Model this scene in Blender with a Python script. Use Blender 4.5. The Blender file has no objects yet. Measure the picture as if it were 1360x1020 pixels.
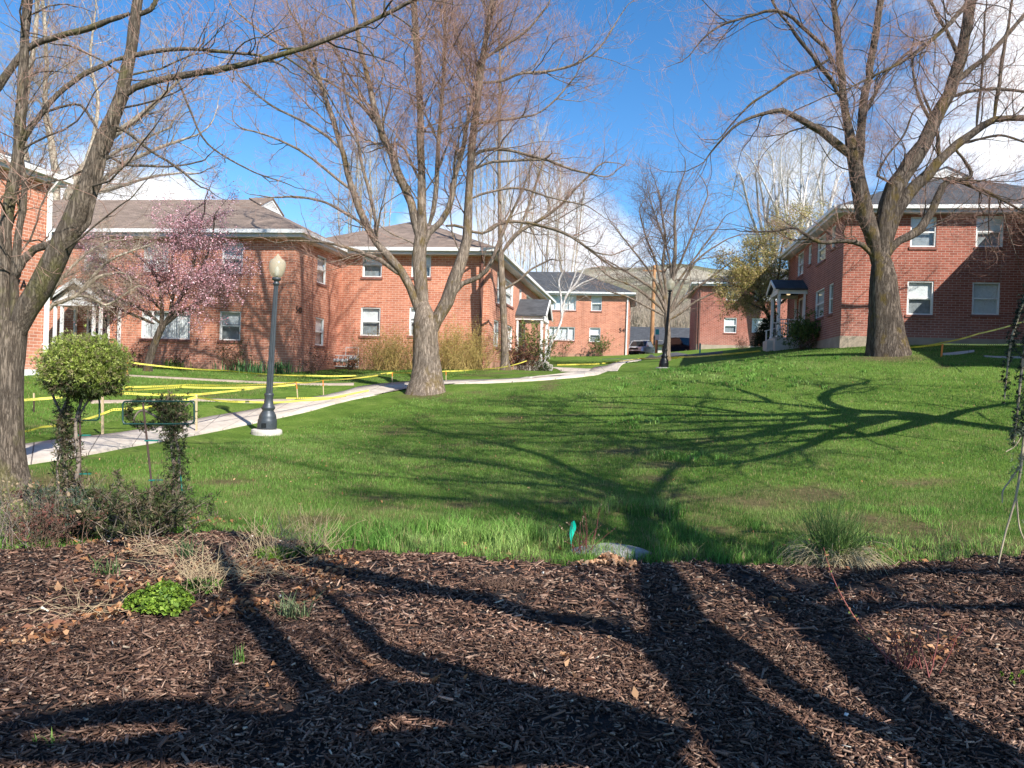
import bpy, bmesh, math, random
import numpy as np
from mathutils import Vector, Matrix
rad = math.radians
SC = bpy.context.scene
COL = SC.collection
random.seed(7)
RNG = np.random.default_rng(11)

# ------------------------------------------------------------------ camera model
FPX, CX, CY, EYE = 1050.0, 680.0, 510.0, 1.55
ROLL, PITCH = rad(1.9), rad(-0.38)
Fv = np.array([0, math.cos(PITCH), math.sin(PITCH)])
U0 = np.array([0, -math.sin(PITCH), math.cos(PITCH)])
R0 = np.array([1.0, 0, 0])
Rv = R0*math.cos(ROLL) + U0*math.sin(ROLL)
Uv = -R0*math.sin(ROLL) + U0*math.cos(ROLL)
CAM = np.array([0, 0, EYE])

def ray(px, py):
    return Fv + Rv*((px-CX)/FPX) - Uv*((py-CY)/FPX)
def at(px, py, D):
    return CAM + ray(px, py)*D

# sun: behind the camera to the right
SUN_AZ, SUN_EL = rad(35), rad(39)
SUN = np.array([math.sin(SUN_AZ)*math.cos(SUN_EL), -math.cos(SUN_AZ)*math.cos(SUN_EL), math.sin(SUN_EL)])

# ------------------------------------------------------------------ the estate's street grid
GA = rad(9.2)
GU = np.array([math.cos(GA), -math.sin(GA), 0]); GD = np.array([math.sin(GA), math.cos(GA), 0])
def on_d(px, py, d):     # facade facing the camera -> (u, z)
    r = ray(px, py); t = d/np.dot(r, GD); p = CAM+r*t
    return float(np.dot(p, GU)), float(p[2])
def on_u(px, py, u):     # flank -> (d, z)
    r = ray(px, py); t = u/np.dot(r, GU); p = CAM+r*t
    return float(np.dot(p, GD)), float(p[2])
def gw(u, d, z=0):
    return GU*u + GD*d + np.array([0, 0, z])

# ------------------------------------------------------------------ terrain
ctrl = [(-8,-2,0),(0,-2,0),(8,-2,0.1),(-8,-14,0),(8,-14,0),(0,3,0),(3,3,0.0),(-3,3,0),(0,6.5,0),(-4.2,7,0),(4.4,7,.02)]
for px, py, D in [(354,577,17.8),(135,578,15),(15,645,9.6),(680,650,11),(680,580,17),(565,521,25),(300,556,19.5),(450,527,24.5),
                  (62,497,24),(300,492,32),(447,490,36.8),(640,490,35.9),(727,477,59),(780,473,71),(850,478,62),(882,491,35.6),
                  (760,498,42),(1180,471,27),(1116,462,33),(1360,459,32),(1047,456,46),(930,464,66),(1040,461,65),(880,474,90),(910,473,78)]:
    p = at(px, py, D); ctrl.append(tuple(p))
ctrl += [(-30,20,.9),(-45,45,2.0),(12,10,.35),(20,12,1.0),(30,30,3.6),(40,60,5.2),(-30,80,3.6),(0,120,6.5),(60,120,7.5),(-60,120,5.5),
         (0,240,11),(120,200,11),(-120,200,9),(-150,0,1),(150,0,4),(0,-120,0),(0,1800,14),(1800,400,10),(-1800,400,6),(0,-1800,0)]
ctrl = np.array(ctrl, float)
def _phi(r2):
    return r2*np.log(r2+1e-9)*.5
def _fit():
    xy = ctrl[:, :2]/50.0; n = len(xy)
    r2 = ((xy[:, None]-xy[None])**2).sum(-1)
    A = np.zeros((n+3, n+3)); A[:n, :n] = _phi(r2) + np.eye(n)*2e-4
    A[:n, n] = 1; A[:n, n+1:] = xy; A[n, :n] = 1; A[n+1:, :n] = xy.T
    return np.linalg.solve(A, np.concatenate([ctrl[:, 2], [0, 0, 0]])), xy
_W, _XY = _fit()
def gz(x, y):
    x = np.atleast_1d(np.asarray(x, float))/50; y = np.atleast_1d(np.asarray(y, float))/50
    out = np.empty(x.shape).ravel(); xf = x.ravel(); yf = y.ravel()
    for i in range(0, len(xf), 100000):
        a, b = xf[i:i+100000], yf[i:i+100000]
        r2 = (a[:, None]-_XY[None, :, 0])**2 + (b[:, None]-_XY[None, :, 1])**2
        out[i:i+100000] = _phi(r2)@_W[:-3] + _W[-3] + _W[-2]*a + _W[-1]*b
    return out.reshape(x.shape)
def gz1(x, y): return float(gz(x, y)[0])
_T = np.concatenate([np.arange(2, 30, .05), np.arange(30, 140, .2)])
def ground_at(px, py):
    r = ray(px, py); P = CAM[None] + r[None]*_T[:, None]
    below = P[:, 2] < gz(P[:, 0], P[:, 1])
    i = int(np.argmax(below)) if below.any() else len(_T)-1
    p = P[i].copy(); p[2] = gz1(p[0], p[1]); return p

def vnoise(x, y, s, seed=0):
    """smooth value noise 0..1"""
    r = np.random.default_rng(seed); T = r.random((64, 64))
    x = np.asarray(x)/s; y = np.asarray(y)/s
    xi = np.floor(x).astype(int); yi = np.floor(y).astype(int); fx = x-xi; fy = y-yi
    fx = fx*fx*(3-2*fx); fy = fy*fy*(3-2*fy)
    g = lambda a, b: T[a % 64, b % 64]
    return (g(xi, yi)*(1-fx)+g(xi+1, yi)*fx)*(1-fy) + (g(xi, yi+1)*(1-fx)+g(xi+1, yi+1)*fx)*fy
def fbm(x, y, s, seed=0):
    return .5*vnoise(x, y, s, seed)+.3*vnoise(x, y, s/2.1, seed+1)+.2*vnoise(x, y, s/4.3, seed+2)

# ------------------------------------------------------------------ materials
MATS = {}
def nt(name):
    m = bpy.data.materials.new(name); m.use_nodes = True
    t = m.node_tree; b = t.nodes['Principled BSDF']; MATS[name] = m
    return m, t, b
def node(t, typ, **k):
    n = t.nodes.new(typ)
    for a, v in k.items():
        if a.startswith('i_'): n.inputs[a[2:].replace('_', ' ')].default_value = v
        else: setattr(n, a, v)
    return n
def ramp(t, fac, stops):
    r = node(t, 'ShaderNodeValToRGB'); e = r.color_ramp.elements
    e[0].position, e[0].color = stops[0][0], (*stops[0][1], 1)
    e[1].position, e[1].color = stops[1][0], (*stops[1][1], 1)
    for p, c in stops[2:]:
        q = e.new(p); q.color = (*c, 1)
    t.links.new(fac, r.inputs['Fac']); return r.outputs['Color']
def mix(t, fac, a, b, typ='MIX'):
    n = node(t, 'ShaderNodeMix', data_type='RGBA', blend_type=typ)
    for s, v in ((n.inputs[0], fac), (n.inputs[6], a), (n.inputs[7], b)):
        if hasattr(v, 'is_linked'): t.links.new(v, s)
        elif isinstance(v, tuple): s.default_value = (*v, 1)
        else: s.default_value = v
    return n.outputs[2]
def noise(t, scale, detail=4, rough=.6, vec=None):
    n = node(t, 'ShaderNodeTexNoise'); n.inputs['Scale'].default_value = scale
    n.inputs['Detail'].default_value = detail; n.inputs['Roughness'].default_value = rough
    if vec is not None: t.links.new(vec, n.inputs['Vector'])
    return n.outputs['Fac']
def coords(t, scale=(1, 1, 1), kind='Object'):
    c = node(t, 'ShaderNodeTexCoord'); m = node(t, 'ShaderNodeMapping')
    m.inputs['Scale'].default_value = scale; t.links.new(c.outputs[kind], m.inputs['Vector'])
    return m.outputs['Vector']
def bump(t, b, h, strength=.5, dist=.02):
    n = node(t, 'ShaderNodeBump'); n.inputs['Strength'].default_value = strength; n.inputs['Distance'].default_value = dist
    t.links.new(h, n.inputs['Height']); t.links.new(n.outputs['Normal'], b.inputs['Normal'])
def M_plain(name, c, rough=.6, metal=0, spec=.5, var=.12, vscale=3.0, bmp=0):
    m, t, b = nt(name)
    v = coords(t); f = noise(t, vscale, 5, .6, v)
    t.links.new(ramp(t, f, [(.3, tuple(x*(1-var) for x in c)), (.7, tuple(min(1, x*(1+var)) for x in c))]), b.inputs['Base Color'])
    b.inputs['Roughness'].default_value = rough; b.inputs['Metallic'].default_value = metal; b.inputs['Specular IOR Level'].default_value = spec
    if bmp: bump(t, b, noise(t, vscale*8, 4, .6, v), bmp, .01)
    return m
def M_attr(name, rough=.6, spec=.3, trans=0.0):
    m, t, b = nt(name)
    a = node(t, 'ShaderNodeAttribute', attribute_name='col')
    t.links.new(a.outputs['Color'], b.inputs['Base Color'])
    b.inputs['Roughness'].default_value = rough; b.inputs['Specular IOR Level'].default_value = spec
    if trans:
        tr = node(t, 'ShaderNodeBsdfTranslucent'); t.links.new(a.outputs['Color'], tr.inputs['Color'])
        mx = node(t, 'ShaderNodeMixShader'); mx.inputs[0].default_value = trans
        t.links.new(b.outputs[0], mx.inputs[1]); t.links.new(tr.outputs[0], mx.inputs[2])
        t.links.new(mx.outputs[0], t.nodes['Material Output'].inputs['Surface'])
    return m
def M_brick(name, c1, c2, mortar):
    m, t, b = nt(name)
    c = node(t, 'ShaderNodeTexCoord'); s = node(t, 'ShaderNodeSeparateXYZ'); t.links.new(c.outputs['Object'], s.inputs[0])
    a = node(t, 'ShaderNodeMath', operation='ADD'); t.links.new(s.outputs[0], a.inputs[0]); t.links.new(s.outputs[1], a.inputs[1])
    cb = node(t, 'ShaderNodeCombineXYZ'); t.links.new(a.outputs[0], cb.inputs[0]); t.links.new(s.outputs[2], cb.inputs[1])
    br = node(t, 'ShaderNodeTexBrick'); t.links.new(cb.outputs[0], br.inputs['Vector'])
    br.inputs['Scale'].default_value = 1; br.inputs['Brick Width'].default_value = .305; br.inputs['Row Height'].default_value = .1
    br.inputs['Mortar Size'].default_value = .010; br.inputs['Mortar Smooth'].default_value = .2; br.inputs['Bias'].default_value = .15
    br.inputs['Color1'].default_value = (*c1, 1); br.inputs['Color2'].default_value = (*c2, 1); br.inputs['Mortar'].default_value = (*mortar, 1)
    big = noise(t, .45, 5, .65, c.outputs['Object'])
    col = mix(t, 1.0, br.outputs['Color'], ramp(t, big, [(.3, (.82, .8, .8)), (.72, (1.12, 1.1, 1.1))]), 'MULTIPLY')
    fine = noise(t, 30, 3, .7, c.outputs['Object'])
    col = mix(t, .5, col, ramp(t, fine, [(.3, (.7, .7, .7)), (.7, (1.2, 1.2, 1.2))]), 'MULTIPLY')
    vs = node(t, 'ShaderNodeMapping'); vs.inputs['Scale'].default_value = (1.6, 1.6, .22); t.links.new(c.outputs['Object'], vs.inputs['Vector'])
    col = mix(t, .7, col, ramp(t, noise(t, 1.0, 6, .7, vs.outputs[0]), [(.36, (.80, .79, .79)), (.5, (1, 1, 1)), (.72, (1.1, 1.1, 1.1))]), 'MULTIPLY')
    # pale efflorescence low on the wall
    st = noise(t, .8, 6, .7, c.outputs['Object']); mr = node(t, 'ShaderNodeMapRange')
    t.links.new(s.outputs[2], mr.inputs[0]); mr.inputs[1].default_value = .3; mr.inputs[2].default_value = 2.0; mr.inputs[3].default_value = .45; mr.inputs[4].default_value = 0
    mm = node(t, 'ShaderNodeMath', operation='MULTIPLY'); t.links.new(mr.outputs[0], mm.inputs[0]); t.links.new(st, mm.inputs[1])
    col = mix(t, mm.outputs[0], col, (.55, .36, .3))
    t.links.new(col, b.inputs['Base Color']); b.inputs['Roughness'].default_value = .85; b.inputs['Specular IOR Level'].default_value = .2
    inv = node(t, 'ShaderNodeMath', operation='SUBTRACT'); inv.inputs[0].default_value = 1; t.links.new(br.outputs['Fac'], inv.inputs[1])
    bump(t, b, inv.outputs[0], .6, .008)
    return m
def M_shingle(name, c):
    m, t, b = nt(name); v = coords(t)
    s = node(t, 'ShaderNodeSeparateXYZ'); t.links.new(v, s.inputs[0])
    cb = node(t, 'ShaderNodeCombineXYZ'); a = node(t, 'ShaderNodeMath', operation='ADD')
    t.links.new(s.outputs[0], a.inputs[0]); t.links.new(s.outputs[1], a.inputs[1])
    t.links.new(a.outputs[0], cb.inputs[0]); t.links.new(s.outputs[2], cb.inputs[1])
    br = node(t, 'ShaderNodeTexBrick'); t.links.new(cb.outputs[0], br.inputs['Vector']); br.inputs['Scale'].default_value = 1
    br.inputs['Brick Width'].default_value = .33; br.inputs['Row Height'].default_value = .065; br.inputs['Mortar Size'].default_value = .006
    br.inputs['Color1'].default_value = (*[x*.8 for x in c], 1); br.inputs['Color2'].default_value = (*[x*1.2 for x in c], 1)
    br.inputs['Mortar'].default_value = (*[x*.45 for x in c], 1)
    col = mix(t, .6, br.outputs['Color'], ramp(t, noise(t, 1.2, 5, .7, v), [(.3, (.7, .7, .7)), (.7, (1.25, 1.2, 1.2))]), 'MULTIPLY')
    t.links.new(col, b.inputs['Base Color']); b.inputs['Roughness'].default_value = .9; b.inputs['Specular IOR Level'].default_value = .2
    return m
def M_bark(name, c1, c2, zs=.25, sc=14, moss=None, strength=.9, dist=.03):
    m, t, b = nt(name); v = coords(t, (1, 1, zs))
    f = noise(t, sc, 6, .65, v)
    g_ = noise(t, sc*1.1, 5, .7, coords(t, (1, 1, zs*.55)))
    d1 = node(t, 'ShaderNodeMath', operation='SUBTRACT'); d1.inputs[1].default_value = .5; t.links.new(g_, d1.inputs[0])
    d2 = node(t, 'ShaderNodeMath', operation='ABSOLUTE'); t.links.new(d1.outputs[0], d2.inputs[0])
    col = ramp(t, f, [(.3, c1), (.7, c2)])
    crack = ramp(t, d2.outputs[0], [(0.0, (.32, .30, .29)), (.07, (1, 1, 1))])
    col = mix(t, .8, col, crack, 'MULTIPLY')
    big = noise(t, 1.3, 4, .6, coords(t))
    col = mix(t, .7, col, ramp(t, big, [(.3, (.7, .7, .72)), (.7, (1.25, 1.2, 1.15))]), 'MULTIPLY')
    if moss:
        g = noise(t, 1.7, 5, .7, coords(t, (1, 1, .6)))
        col = mix(t, ramp(t, g, [(.53, (0, 0, 0)), (.62, (.75, .75, .75))]), col, moss)
    t.links.new(col, b.inputs['Base Color']); b.inputs['Roughness'].default_value = .95; b.inputs['Specular IOR Level'].default_value = .15
    h = mix(t, .6, f, crack); bump(t, b, h, strength, dist)
    return m
def M_glass(name):
    m = bpy.data.materials.new(name); m.use_nodes = True; t = m.node_tree; MATS[name] = m
    t.nodes.remove(t.nodes['Principled BSDF'])
    tr = node(t, 'ShaderNodeBsdfTransparent'); tr.inputs[0].default_value = (.93, .95, .96, 1)
    gl = node(t, 'ShaderNodeBsdfGlossy'); gl.inputs['Roughness'].default_value = .03
    fr = node(t, 'ShaderNodeLayerWeight'); pw = node(t, 'ShaderNodeMath', operation='POWER'); pw.inputs[1].default_value = 3.0; t.links.new(fr.outputs['Facing'], pw.inputs[0])
    ad = node(t, 'ShaderNodeMath', operation='MULTIPLY_ADD'); ad.inputs[1].default_value = .7; ad.inputs[2].default_value = .07; t.links.new(pw.outputs[0], ad.inputs[0])
    mx = node(t, 'ShaderNodeMixShader'); t.links.new(ad.outputs[0], mx.inputs[0]); t.links.new(tr.outputs[0], mx.inputs[1]); t.links.new(gl.outputs[0], mx.inputs[2])
    t.links.new(mx.outputs[0], t.nodes['Material Output'].inputs['Surface'])
    return m

brickA = M_brick('brick_orange', (.45, .155, .09), (.60, .25, .15), (.68, .48, .38))
brickB = M_brick('brick_red', (.26, .080, .052), (.38, .13, .088), (.50, .36, .30))
shingleA = M_shingle('shingle_brown', (.235, .18, .145))
shingleB = M_shingle('shingle_grey', (.075, .08, .088))
white = M_plain('white_paint', (.74, .74, .72), .5, var=.06)
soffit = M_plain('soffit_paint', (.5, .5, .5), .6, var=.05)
darkm = M_plain('dark_interior', (.03, .03, .035), .8)
curtain = M_plain('curtain', (.74, .76, .75), .85, var=.1, vscale=14)
dim_backing = M_plain('dim_backing_grey', (.26, .285, .29), .7, var=.3, vscale=5)  # flat grey imitating the dim room behind the glass
conc = M_plain('concrete', (.50, .46, .41), .85, var=.14, vscale=4, bmp=.3)
found = M_plain('foundation', (.36, .29, .22), .9, var=.18, vscale=2, bmp=.3)
foundA = M_plain('foundation_salmon', (.46, .25, .17), .9, var=.15, vscale=2, bmp=.3)
glass = M_glass('window_glass')
lampmetal = M_plain('lamp_paint', (.055, .065, .075), .45, .3, var=.2, vscale=8)
blackmetal = M_plain('black_paint', (.015, .016, .018), .4, .3)
sillm = M_plain('sill_brick', (.24, .10, .075), .85, var=.25, vscale=12)
barkT = M_bark('bark_grey', (.17, .13, .10), (.40, .33, .265), .2, 16, moss=(.16, .11, .035))
barkN = M_bark('bark_near', (.11, .085, .065), (.26, .215, .17), .15, 34, moss=(.13, .12, .045), dist=.018)
barkD = M_bark('bark_dark', (.07, .055, .045), (.22, .18, .145), .16, 13, moss=(.14, .10, .03), dist=.05)
barkP = M_bark('bark_pale', (.34, .29, .22), (.60, .54, .44), .5, 6, strength=.4)
barkW = M_bark('bark_white', (.50, .47, .44), (.78, .75, .72), .6, 6, strength=.3)
twigR = M_plain('twig_reddish', (.36, .215, .165), .85, var=.35, vscale=1.2)
twigD = M_plain('twig_brown', (.13, .085, .065), .85, var=.35, vscale=1.2)
twigB = M_plain('twig_beige', (.33, .26, .19), .85, var=.3, vscale=1.2)
twigW = M_plain('twig_pale', (.50, .45, .41), .85, var=.25, vscale=1.2)
leafM = M_attr('leaf', .55, .3, .3)
grassM = M_attr('grass_blades', .6, .2, .3)
chipM = M_attr('wood_chips', .75, .25)
litterM = M_attr('dry_leaves', .8, .2, .25)
stakeM = M_plain('stake_wood', (.55, .42, .25), .8, var=.2, vscale=10)
orangeM = M_plain('stake_orange', (.75, .22, .04), .6, var=.1)
greenwire = M_plain('green_wire', (.012, .05, .04), .45)
rust = M_plain('rusty_rod', (.06, .035, .028), .8, var=.4, vscale=12)

# tape: yellow film with rows of black marks
tapeM, tt, tb = nt('caution_tape')
uvn = node(tt, 'ShaderNodeUVMap'); br = node(tt, 'ShaderNodeTexBrick'); tt.links.new(uvn.outputs[0], br.inputs['Vector'])
br.inputs['Scale'].default_value = 1; br.inputs['Brick Width'].default_value = .055; br.inputs['Row Height'].default_value = .9; br.inputs['Mortar Size'].default_value = .018
br.inputs['Color1'].default_value = (.02, .02, .02, 1); br.inputs['Color2'].default_value = (.02, .02, .02, 1); br.inputs['Mortar'].default_value = (.80, .71, .12, 1); br.offset = 0
sp = node(tt, 'ShaderNodeSeparateXYZ'); tt.links.new(uvn.outputs[0], sp.inputs[0])
# words take the middle band of the tape, with a gap between words
wv = node(tt, 'ShaderNodeMath', operation='PINGPONG'); wv.inputs[1].default_value = .5; tt.links.new(sp.outputs[0], wv.inputs[0])
gt = node(tt, 'ShaderNodeMath', operation='GREATER_THAN'); gt.inputs[1].default_value = .25; tt.links.new(wv.outputs[0], gt.inputs[0])
v1 = node(tt, 'ShaderNodeMath', operation='SUBTRACT'); v1.inputs[1].default_value = .5; tt.links.new(sp.outputs[1], v1.inputs[0])
v2 = node(tt, 'ShaderNodeMath', operation='ABSOLUTE'); tt.links.new(v1.outputs[0], v2.inputs[0])
v3 = node(tt, 'ShaderNodeMath', operation='LESS_THAN'); v3.inputs[1].default_value = .27; tt.links.new(v2.outputs[0], v3.inputs[0])
v4 = node(tt, 'ShaderNodeMath', operation='MULTIPLY'); tt.links.new(gt.outputs[0], v4.inputs[0]); tt.links.new(v3.outputs[0], v4.inputs[1])
tt.links.new(mix(tt, v4.outputs[0], (.80, .71, .12), br.outputs['Color']), tb.inputs['Base Color']); tb.inputs['Roughness'].default_value = .35

# ------------------------------------------------------------------ object helpers
def link(name, me, mat, parent=None):
    o = bpy.data.objects.new(name, me); COL.objects.link(o)
    if mat is not None:
        for mm_ in (mat if isinstance(mat, (list, tuple)) else [mat]): me.materials.append(mm_)
    if parent is not None: o.parent = parent
    return o
def tag(o, label=None, cat=None, group=None, kind=None):
    if label: o['label'] = label
    if cat: o['category'] = cat
    if group: o['group'] = group
    if kind: o['kind'] = kind
    return o
def empty(name, loc, rz=0, label=None, cat=None, group=None):
    o = bpy.data.objects.new(name, None); COL.objects.link(o); o.location = tuple(map(float, loc)); o.rotation_euler = (0, 0, rz)
    o.empty_display_size = .1
    return tag(o, label, cat, group)
def npmesh(name, V, Q, mat, parent=None, col=None, smooth=False, uv=None):
    """V (n,3); Q list of (m,k) index arrays"""
    V = np.asarray(V, np.float32)
    if not isinstance(Q, list): Q = [Q]
    Q = [np.asarray(q, np.int32) for q in Q if len(q)]
    me = bpy.data.meshes.new(name)
    me.vertices.add(len(V)); me.vertices.foreach_set('co', V.ravel())
    nl = sum(q.size for q in Q); npoly = sum(len(q) for q in Q)
    me.loops.add(nl); me.polygons.add(npoly)
    me.loops.foreach_set('vertex_index', np.concatenate([q.ravel() for q in Q]))
    st = []; s = 0
    for q in Q:
        st.append(s+np.arange(len(q))*q.shape[1]); s += q.size
    me.polygons.foreach_set('loop_start', np.concatenate(st).astype(np.int32))
    if smooth: me.polygons.foreach_set('use_smooth', np.ones(npoly, bool))
    if col is not None:
        a = me.color_attributes.new('col', 'FLOAT_COLOR', 'POINT')
        c = np.ones((len(V), 4), np.float32); c[:, :3] = col; a.data.foreach_set('color', c.ravel())
    if uv is not None:
        l = me.uv_layers.new(name='UVMap'); vi = np.concatenate([q.ravel() for q in Q])
        l.data.foreach_set('uv', np.asarray(uv, np.float32)[vi].ravel())
    me.update(calc_edges=True); me.validate(verbose=False)
    return link(name, me, mat, parent)

class MB:
    def __init__(s): s.v = []; s.f = []; s.m = []
    def add(s, vs, fs, mi=0):
        b = len(s.v); s.v += [tuple(map(float, p)) for p in vs]; s.f += [tuple(i+b for i in f) for f in fs]; s.m += [mi]*len(fs); return s
    def hexa(s, c, mi=0):   # 8 corners: bottom ring 4, top ring 4
        return s.add(c, [(0,3,2,1),(4,5,6,7),(0,1,5,4),(1,2,6,5),(2,3,7,6),(3,0,4,7)], mi)
    def box(s, x0, x1, y0, y1, z0, z1, mi=0):
        return s.hexa([(x0,y0,z0),(x1,y0,z0),(x1,y1,z0),(x0,y1,z0),(x0,y0,z1),(x1,y0,z1),(x1,y1,z1),(x0,y1,z1)], mi)
    def lathe(s, prof, n=20, c=(0, 0, 0), mi=0, flute=0, lean=(0, 0)):
        b = len(s.v)
        for r, z in prof:
            for k in range(n):
                a = 2*math.pi*k/n; rr = r*(1-(flute if k % 2 else 0))
                s.v.append((c[0]+lean[0]*z+rr*math.cos(a), c[1]+lean[1]*z+rr*math.sin(a), c[2]+z))
        for i in range(len(prof)-1):
            for k in range(n):
                k2 = (k+1) % n; s.f.append((b+i*n+k, b+i*n+k2, b+(i+1)*n+k2, b+(i+1)*n+k)); s.m.append(mi)
        s.f.append(tuple(b+k for k in reversed(range(n)))); s.m.append(mi)
        s.f.append(tuple(b+(len(prof)-1)*n+k for k in range(n))); s.m.append(mi)
        return s
    def bar(s, p, q, w, h=None, mi=0, n=4):
        p = Vector(tuple(map(float, p))); q = Vector(tuple(map(float, q))); h = h or w; d = (q-p).normalized(); up = Vector((0, 0, 1)) if abs(d.z) < .95 else Vector((1, 0, 0))
        a = d.cross(up).normalized(); b_ = a.cross(d)
        if n == 4:
            cs = [p-a*w/2-b_*h/2, p+a*w/2-b_*h/2, p+a*w/2+b_*h/2, p-a*w/2+b_*h/2]; cs += [c+(q-p) for c in cs]
            return s.hexa(cs, mi)
        ring = [a*math.cos(2*math.pi*k/n)*w/2 + b_*math.sin(2*math.pi*k/n)*h/2 for k in range(n)]
        return s.add([p+r for r in ring]+[q+r for r in ring], [(k, (k+1) % n, n+(k+1) % n, n+k) for k in range(n)]+[tuple(range(n-1, -1, -1)), tuple(range(n, 2*n))], mi)
    def build(s, name, mat, parent=None, smooth=False, bevel=0):
        me = bpy.data.meshes.new(name); me.from_pydata(s.v, [], s.f)
        me.polygons.foreach_set('material_index', s.m)
        bm = bmesh.new(); bm.from_mesh(me); bmesh.ops.recalc_face_normals(bm, faces=bm.faces)
        if bevel: bmesh.ops.bevel(bm, geom=list(bm.edges), offset=bevel, segments=2, affect='EDGES', clamp_overlap=True)
        bm.to_mesh(me); bm.free()
        if smooth:
            me.polygons.foreach_set('use_smooth', [True]*len(me.polygons))
        return link(name, me, mat, parent)

# ------------------------------------------------------------------ setting: ground
def axis(parts):
    return np.unique(np.round(np.concatenate([np.arange(a, b, s) for a, b, s in parts]), 3))
xs = axis([(-2000, -200, 150), (-200, -50, 8), (-50, -20, 1.0), (-20, 20, .25), (20, 50, 1.0), (50, 200, 8), (200, 2001, 150)])
ys = axis([(-2000, -100, 150), (-100, -10, 6), (-10, 4, .5), (4, 45, .25), (45, 110, 1.0), (110, 260, 8), (260, 2001, 150)])
# mulch edge in world (X -> Y)
edge_px = [(-60,735),(0,735),(100,728),(240,712),(330,712),(450,734),(600,742),(720,752),(860,750),(940,750),(1030,755),(1200,750),(1360,738),(1420,738)]
EP = np.array([ground_at(*p)[:2] for p in edge_px]); EP = EP[np.argsort(EP[:, 0])]
EP = np.vstack([[-16, EP[0, 1]+.5], EP, [16, EP[-1, 1]+.8]])
def yedge(x): return np.interp(x, EP[:, 0], EP[:, 1]) + .05*np.sin(np.asarray(x)*9)+.04*np.sin(np.asarray(x)*23+1)
def bare(x, y):
    """how bare the lawn is, 0..1"""
    n = fbm(x, y, 1.3, 3); m_ = fbm(x, y, 5.0, 9)
    b = np.clip((n-.64)*6+(m_-.60)*2.0, 0, 1)*.8+np.clip((vnoise(x, y, .33, 15)-.72)*3, 0, .7)*(np.asarray(y) < 16); b = np.clip(b+np.clip((n-.50)*5, 0, .6)*(np.asarray(x) > 2.0)*(np.asarray(y) < 12), 0, 1)
    for cx_, cy_, r_ in BARE:
        b = np.maximum(b, np.clip(1.35-np.hypot(x-cx_, (y-cy_))/r_ + (n-.5), 0, 1))
    return b
BARE = []
for p, r_ in (((880,618),.45),((870,635),.4),((1160,690),.5),((1230,700),.6),((1090,655),.5),((10,662),1.0),((565,524),.75),((1180,474),1.2),((610,672),.35),((500,662),.3),((1330,725),.6),((1260,720),.5),((1100,705),.45),((1285,742),.5),((1205,730),.5),((960,705),.3),((420,690),.35),((820,600),.5),((740,668),.3),((60,640),.9),((300,640),.35)):
    g = ground_at(*p); BARE.append((g[0], g[1], r_))
X, Y = np.meshgrid(xs, ys); Z = gz(X, Y)
Z += (.05*(fbm(X, Y, 4.0, 21)-.5)+.02*(fbm(X, Y, .9, 5)-.5))*(np.hypot(X, Y) < 60)
inbed = np.clip((yedge(X)-Y)/.4, -1, 1)
_bm = bare(X, Y); _bm[(Y > 60)] *= .5
nx, ny = len(xs), len(ys)
idx = np.arange(nx*ny).reshape(ny, nx)
Q = np.stack([idx[:-1, :-1], idx[:-1, 1:], idx[1:, 1:], idx[1:, :-1]], -1).reshape(-1, 4)
gm, t, b = nt('lawn_soil')
v = coords(t); f1 = noise(t, 1.1, 6, .7, v); f2 = noise(t, 22, 6, .75, v)
c1 = ramp(t, f1, [(.3, (.065, .125, .018)), (.55, (.115, .19, .032)), (.75, (.18, .23, .06))])
c2 = mix(t, .8, c1, ramp(t, f2, [(.32, (.45, .45, .45)), (.68, (1.5, 1.45, 1.3))]), 'MULTIPLY')
at_ = node(t, 'ShaderNodeAttribute', attribute_name='col')
soilc = ramp(t, noise(t, 9, 6, .7, v), [(.35, (.075, .045, .03)), (.7, (.19, .12, .08))])
t.links.new(mix(t, at_.outputs['Color'], c2, soilc), b.inputs['Base Color']); b.inputs['Roughness'].default_value = .95; b.inputs['Specular IOR Level'].default_value = .1
bump(t, b, f2, .8, .05)
bc = np.repeat(np.clip(_bm.ravel()*.75, 0, 1)[:, None], 3, 1)
ground = npmesh('ground', np.stack([X, Y, Z], -1).reshape(-1, 3), Q, gm, col=bc, smooth=True); tag(ground, kind='structure')
def gsurf(x, y):   # true surface incl. relief
    x = np.atleast_1d(np.asarray(x, float)); y = np.atleast_1d(np.asarray(y, float))
    return gz(x, y) + .05*(fbm(x, y, 4.0, 21)-.5)+.02*(fbm(x, y, .9, 5)-.5)

# mulch bed sheet
def mulch_z(x, y):
    s = np.clip((yedge(x)-y)/.35, 0, 1); s = s*s*(3-2*s)
    return gsurf(x, y) + .004 + .05*s + .035*(fbm(x, y, .5, 41)-.5)*s + .05*(fbm(x, y, 1.6, 43)-.5)*s
xa = np.arange(-9, 9.01, .06); ta = np.linspace(0, 1, 110)
XA = np.repeat(xa[None], len(ta), 0); YA = 1.0 + (yedge(XA)-1.0)*ta[:, None]
ZA = mulch_z(XA.ravel(), YA.ravel()).reshape(XA.shape)
ii = np.arange(XA.size).reshape(XA.shape)
mm, t, b = nt('mulch_soil'); v = coords(t)
t.links.new(ramp(t, noise(t, 40, 6, .75, v), [(.35, (.008, .005, .004)), (.7, (.04, .025, .019))]), b.inputs['Base Color'])
b.inputs['Roughness'].default_value = .95; bump(t, b, noise(t, 45, 5, .7, v), 1.0, .03)
bed = npmesh('planting_bed', np.stack([XA, YA, ZA], -1).reshape(-1, 3), np.stack([ii[:-1, :-1], ii[:-1, 1:], ii[1:, 1:], ii[1:, :-1]], -1).reshape(-1, 4), mm, smooth=True)
tag(bed, kind='structure')

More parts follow.
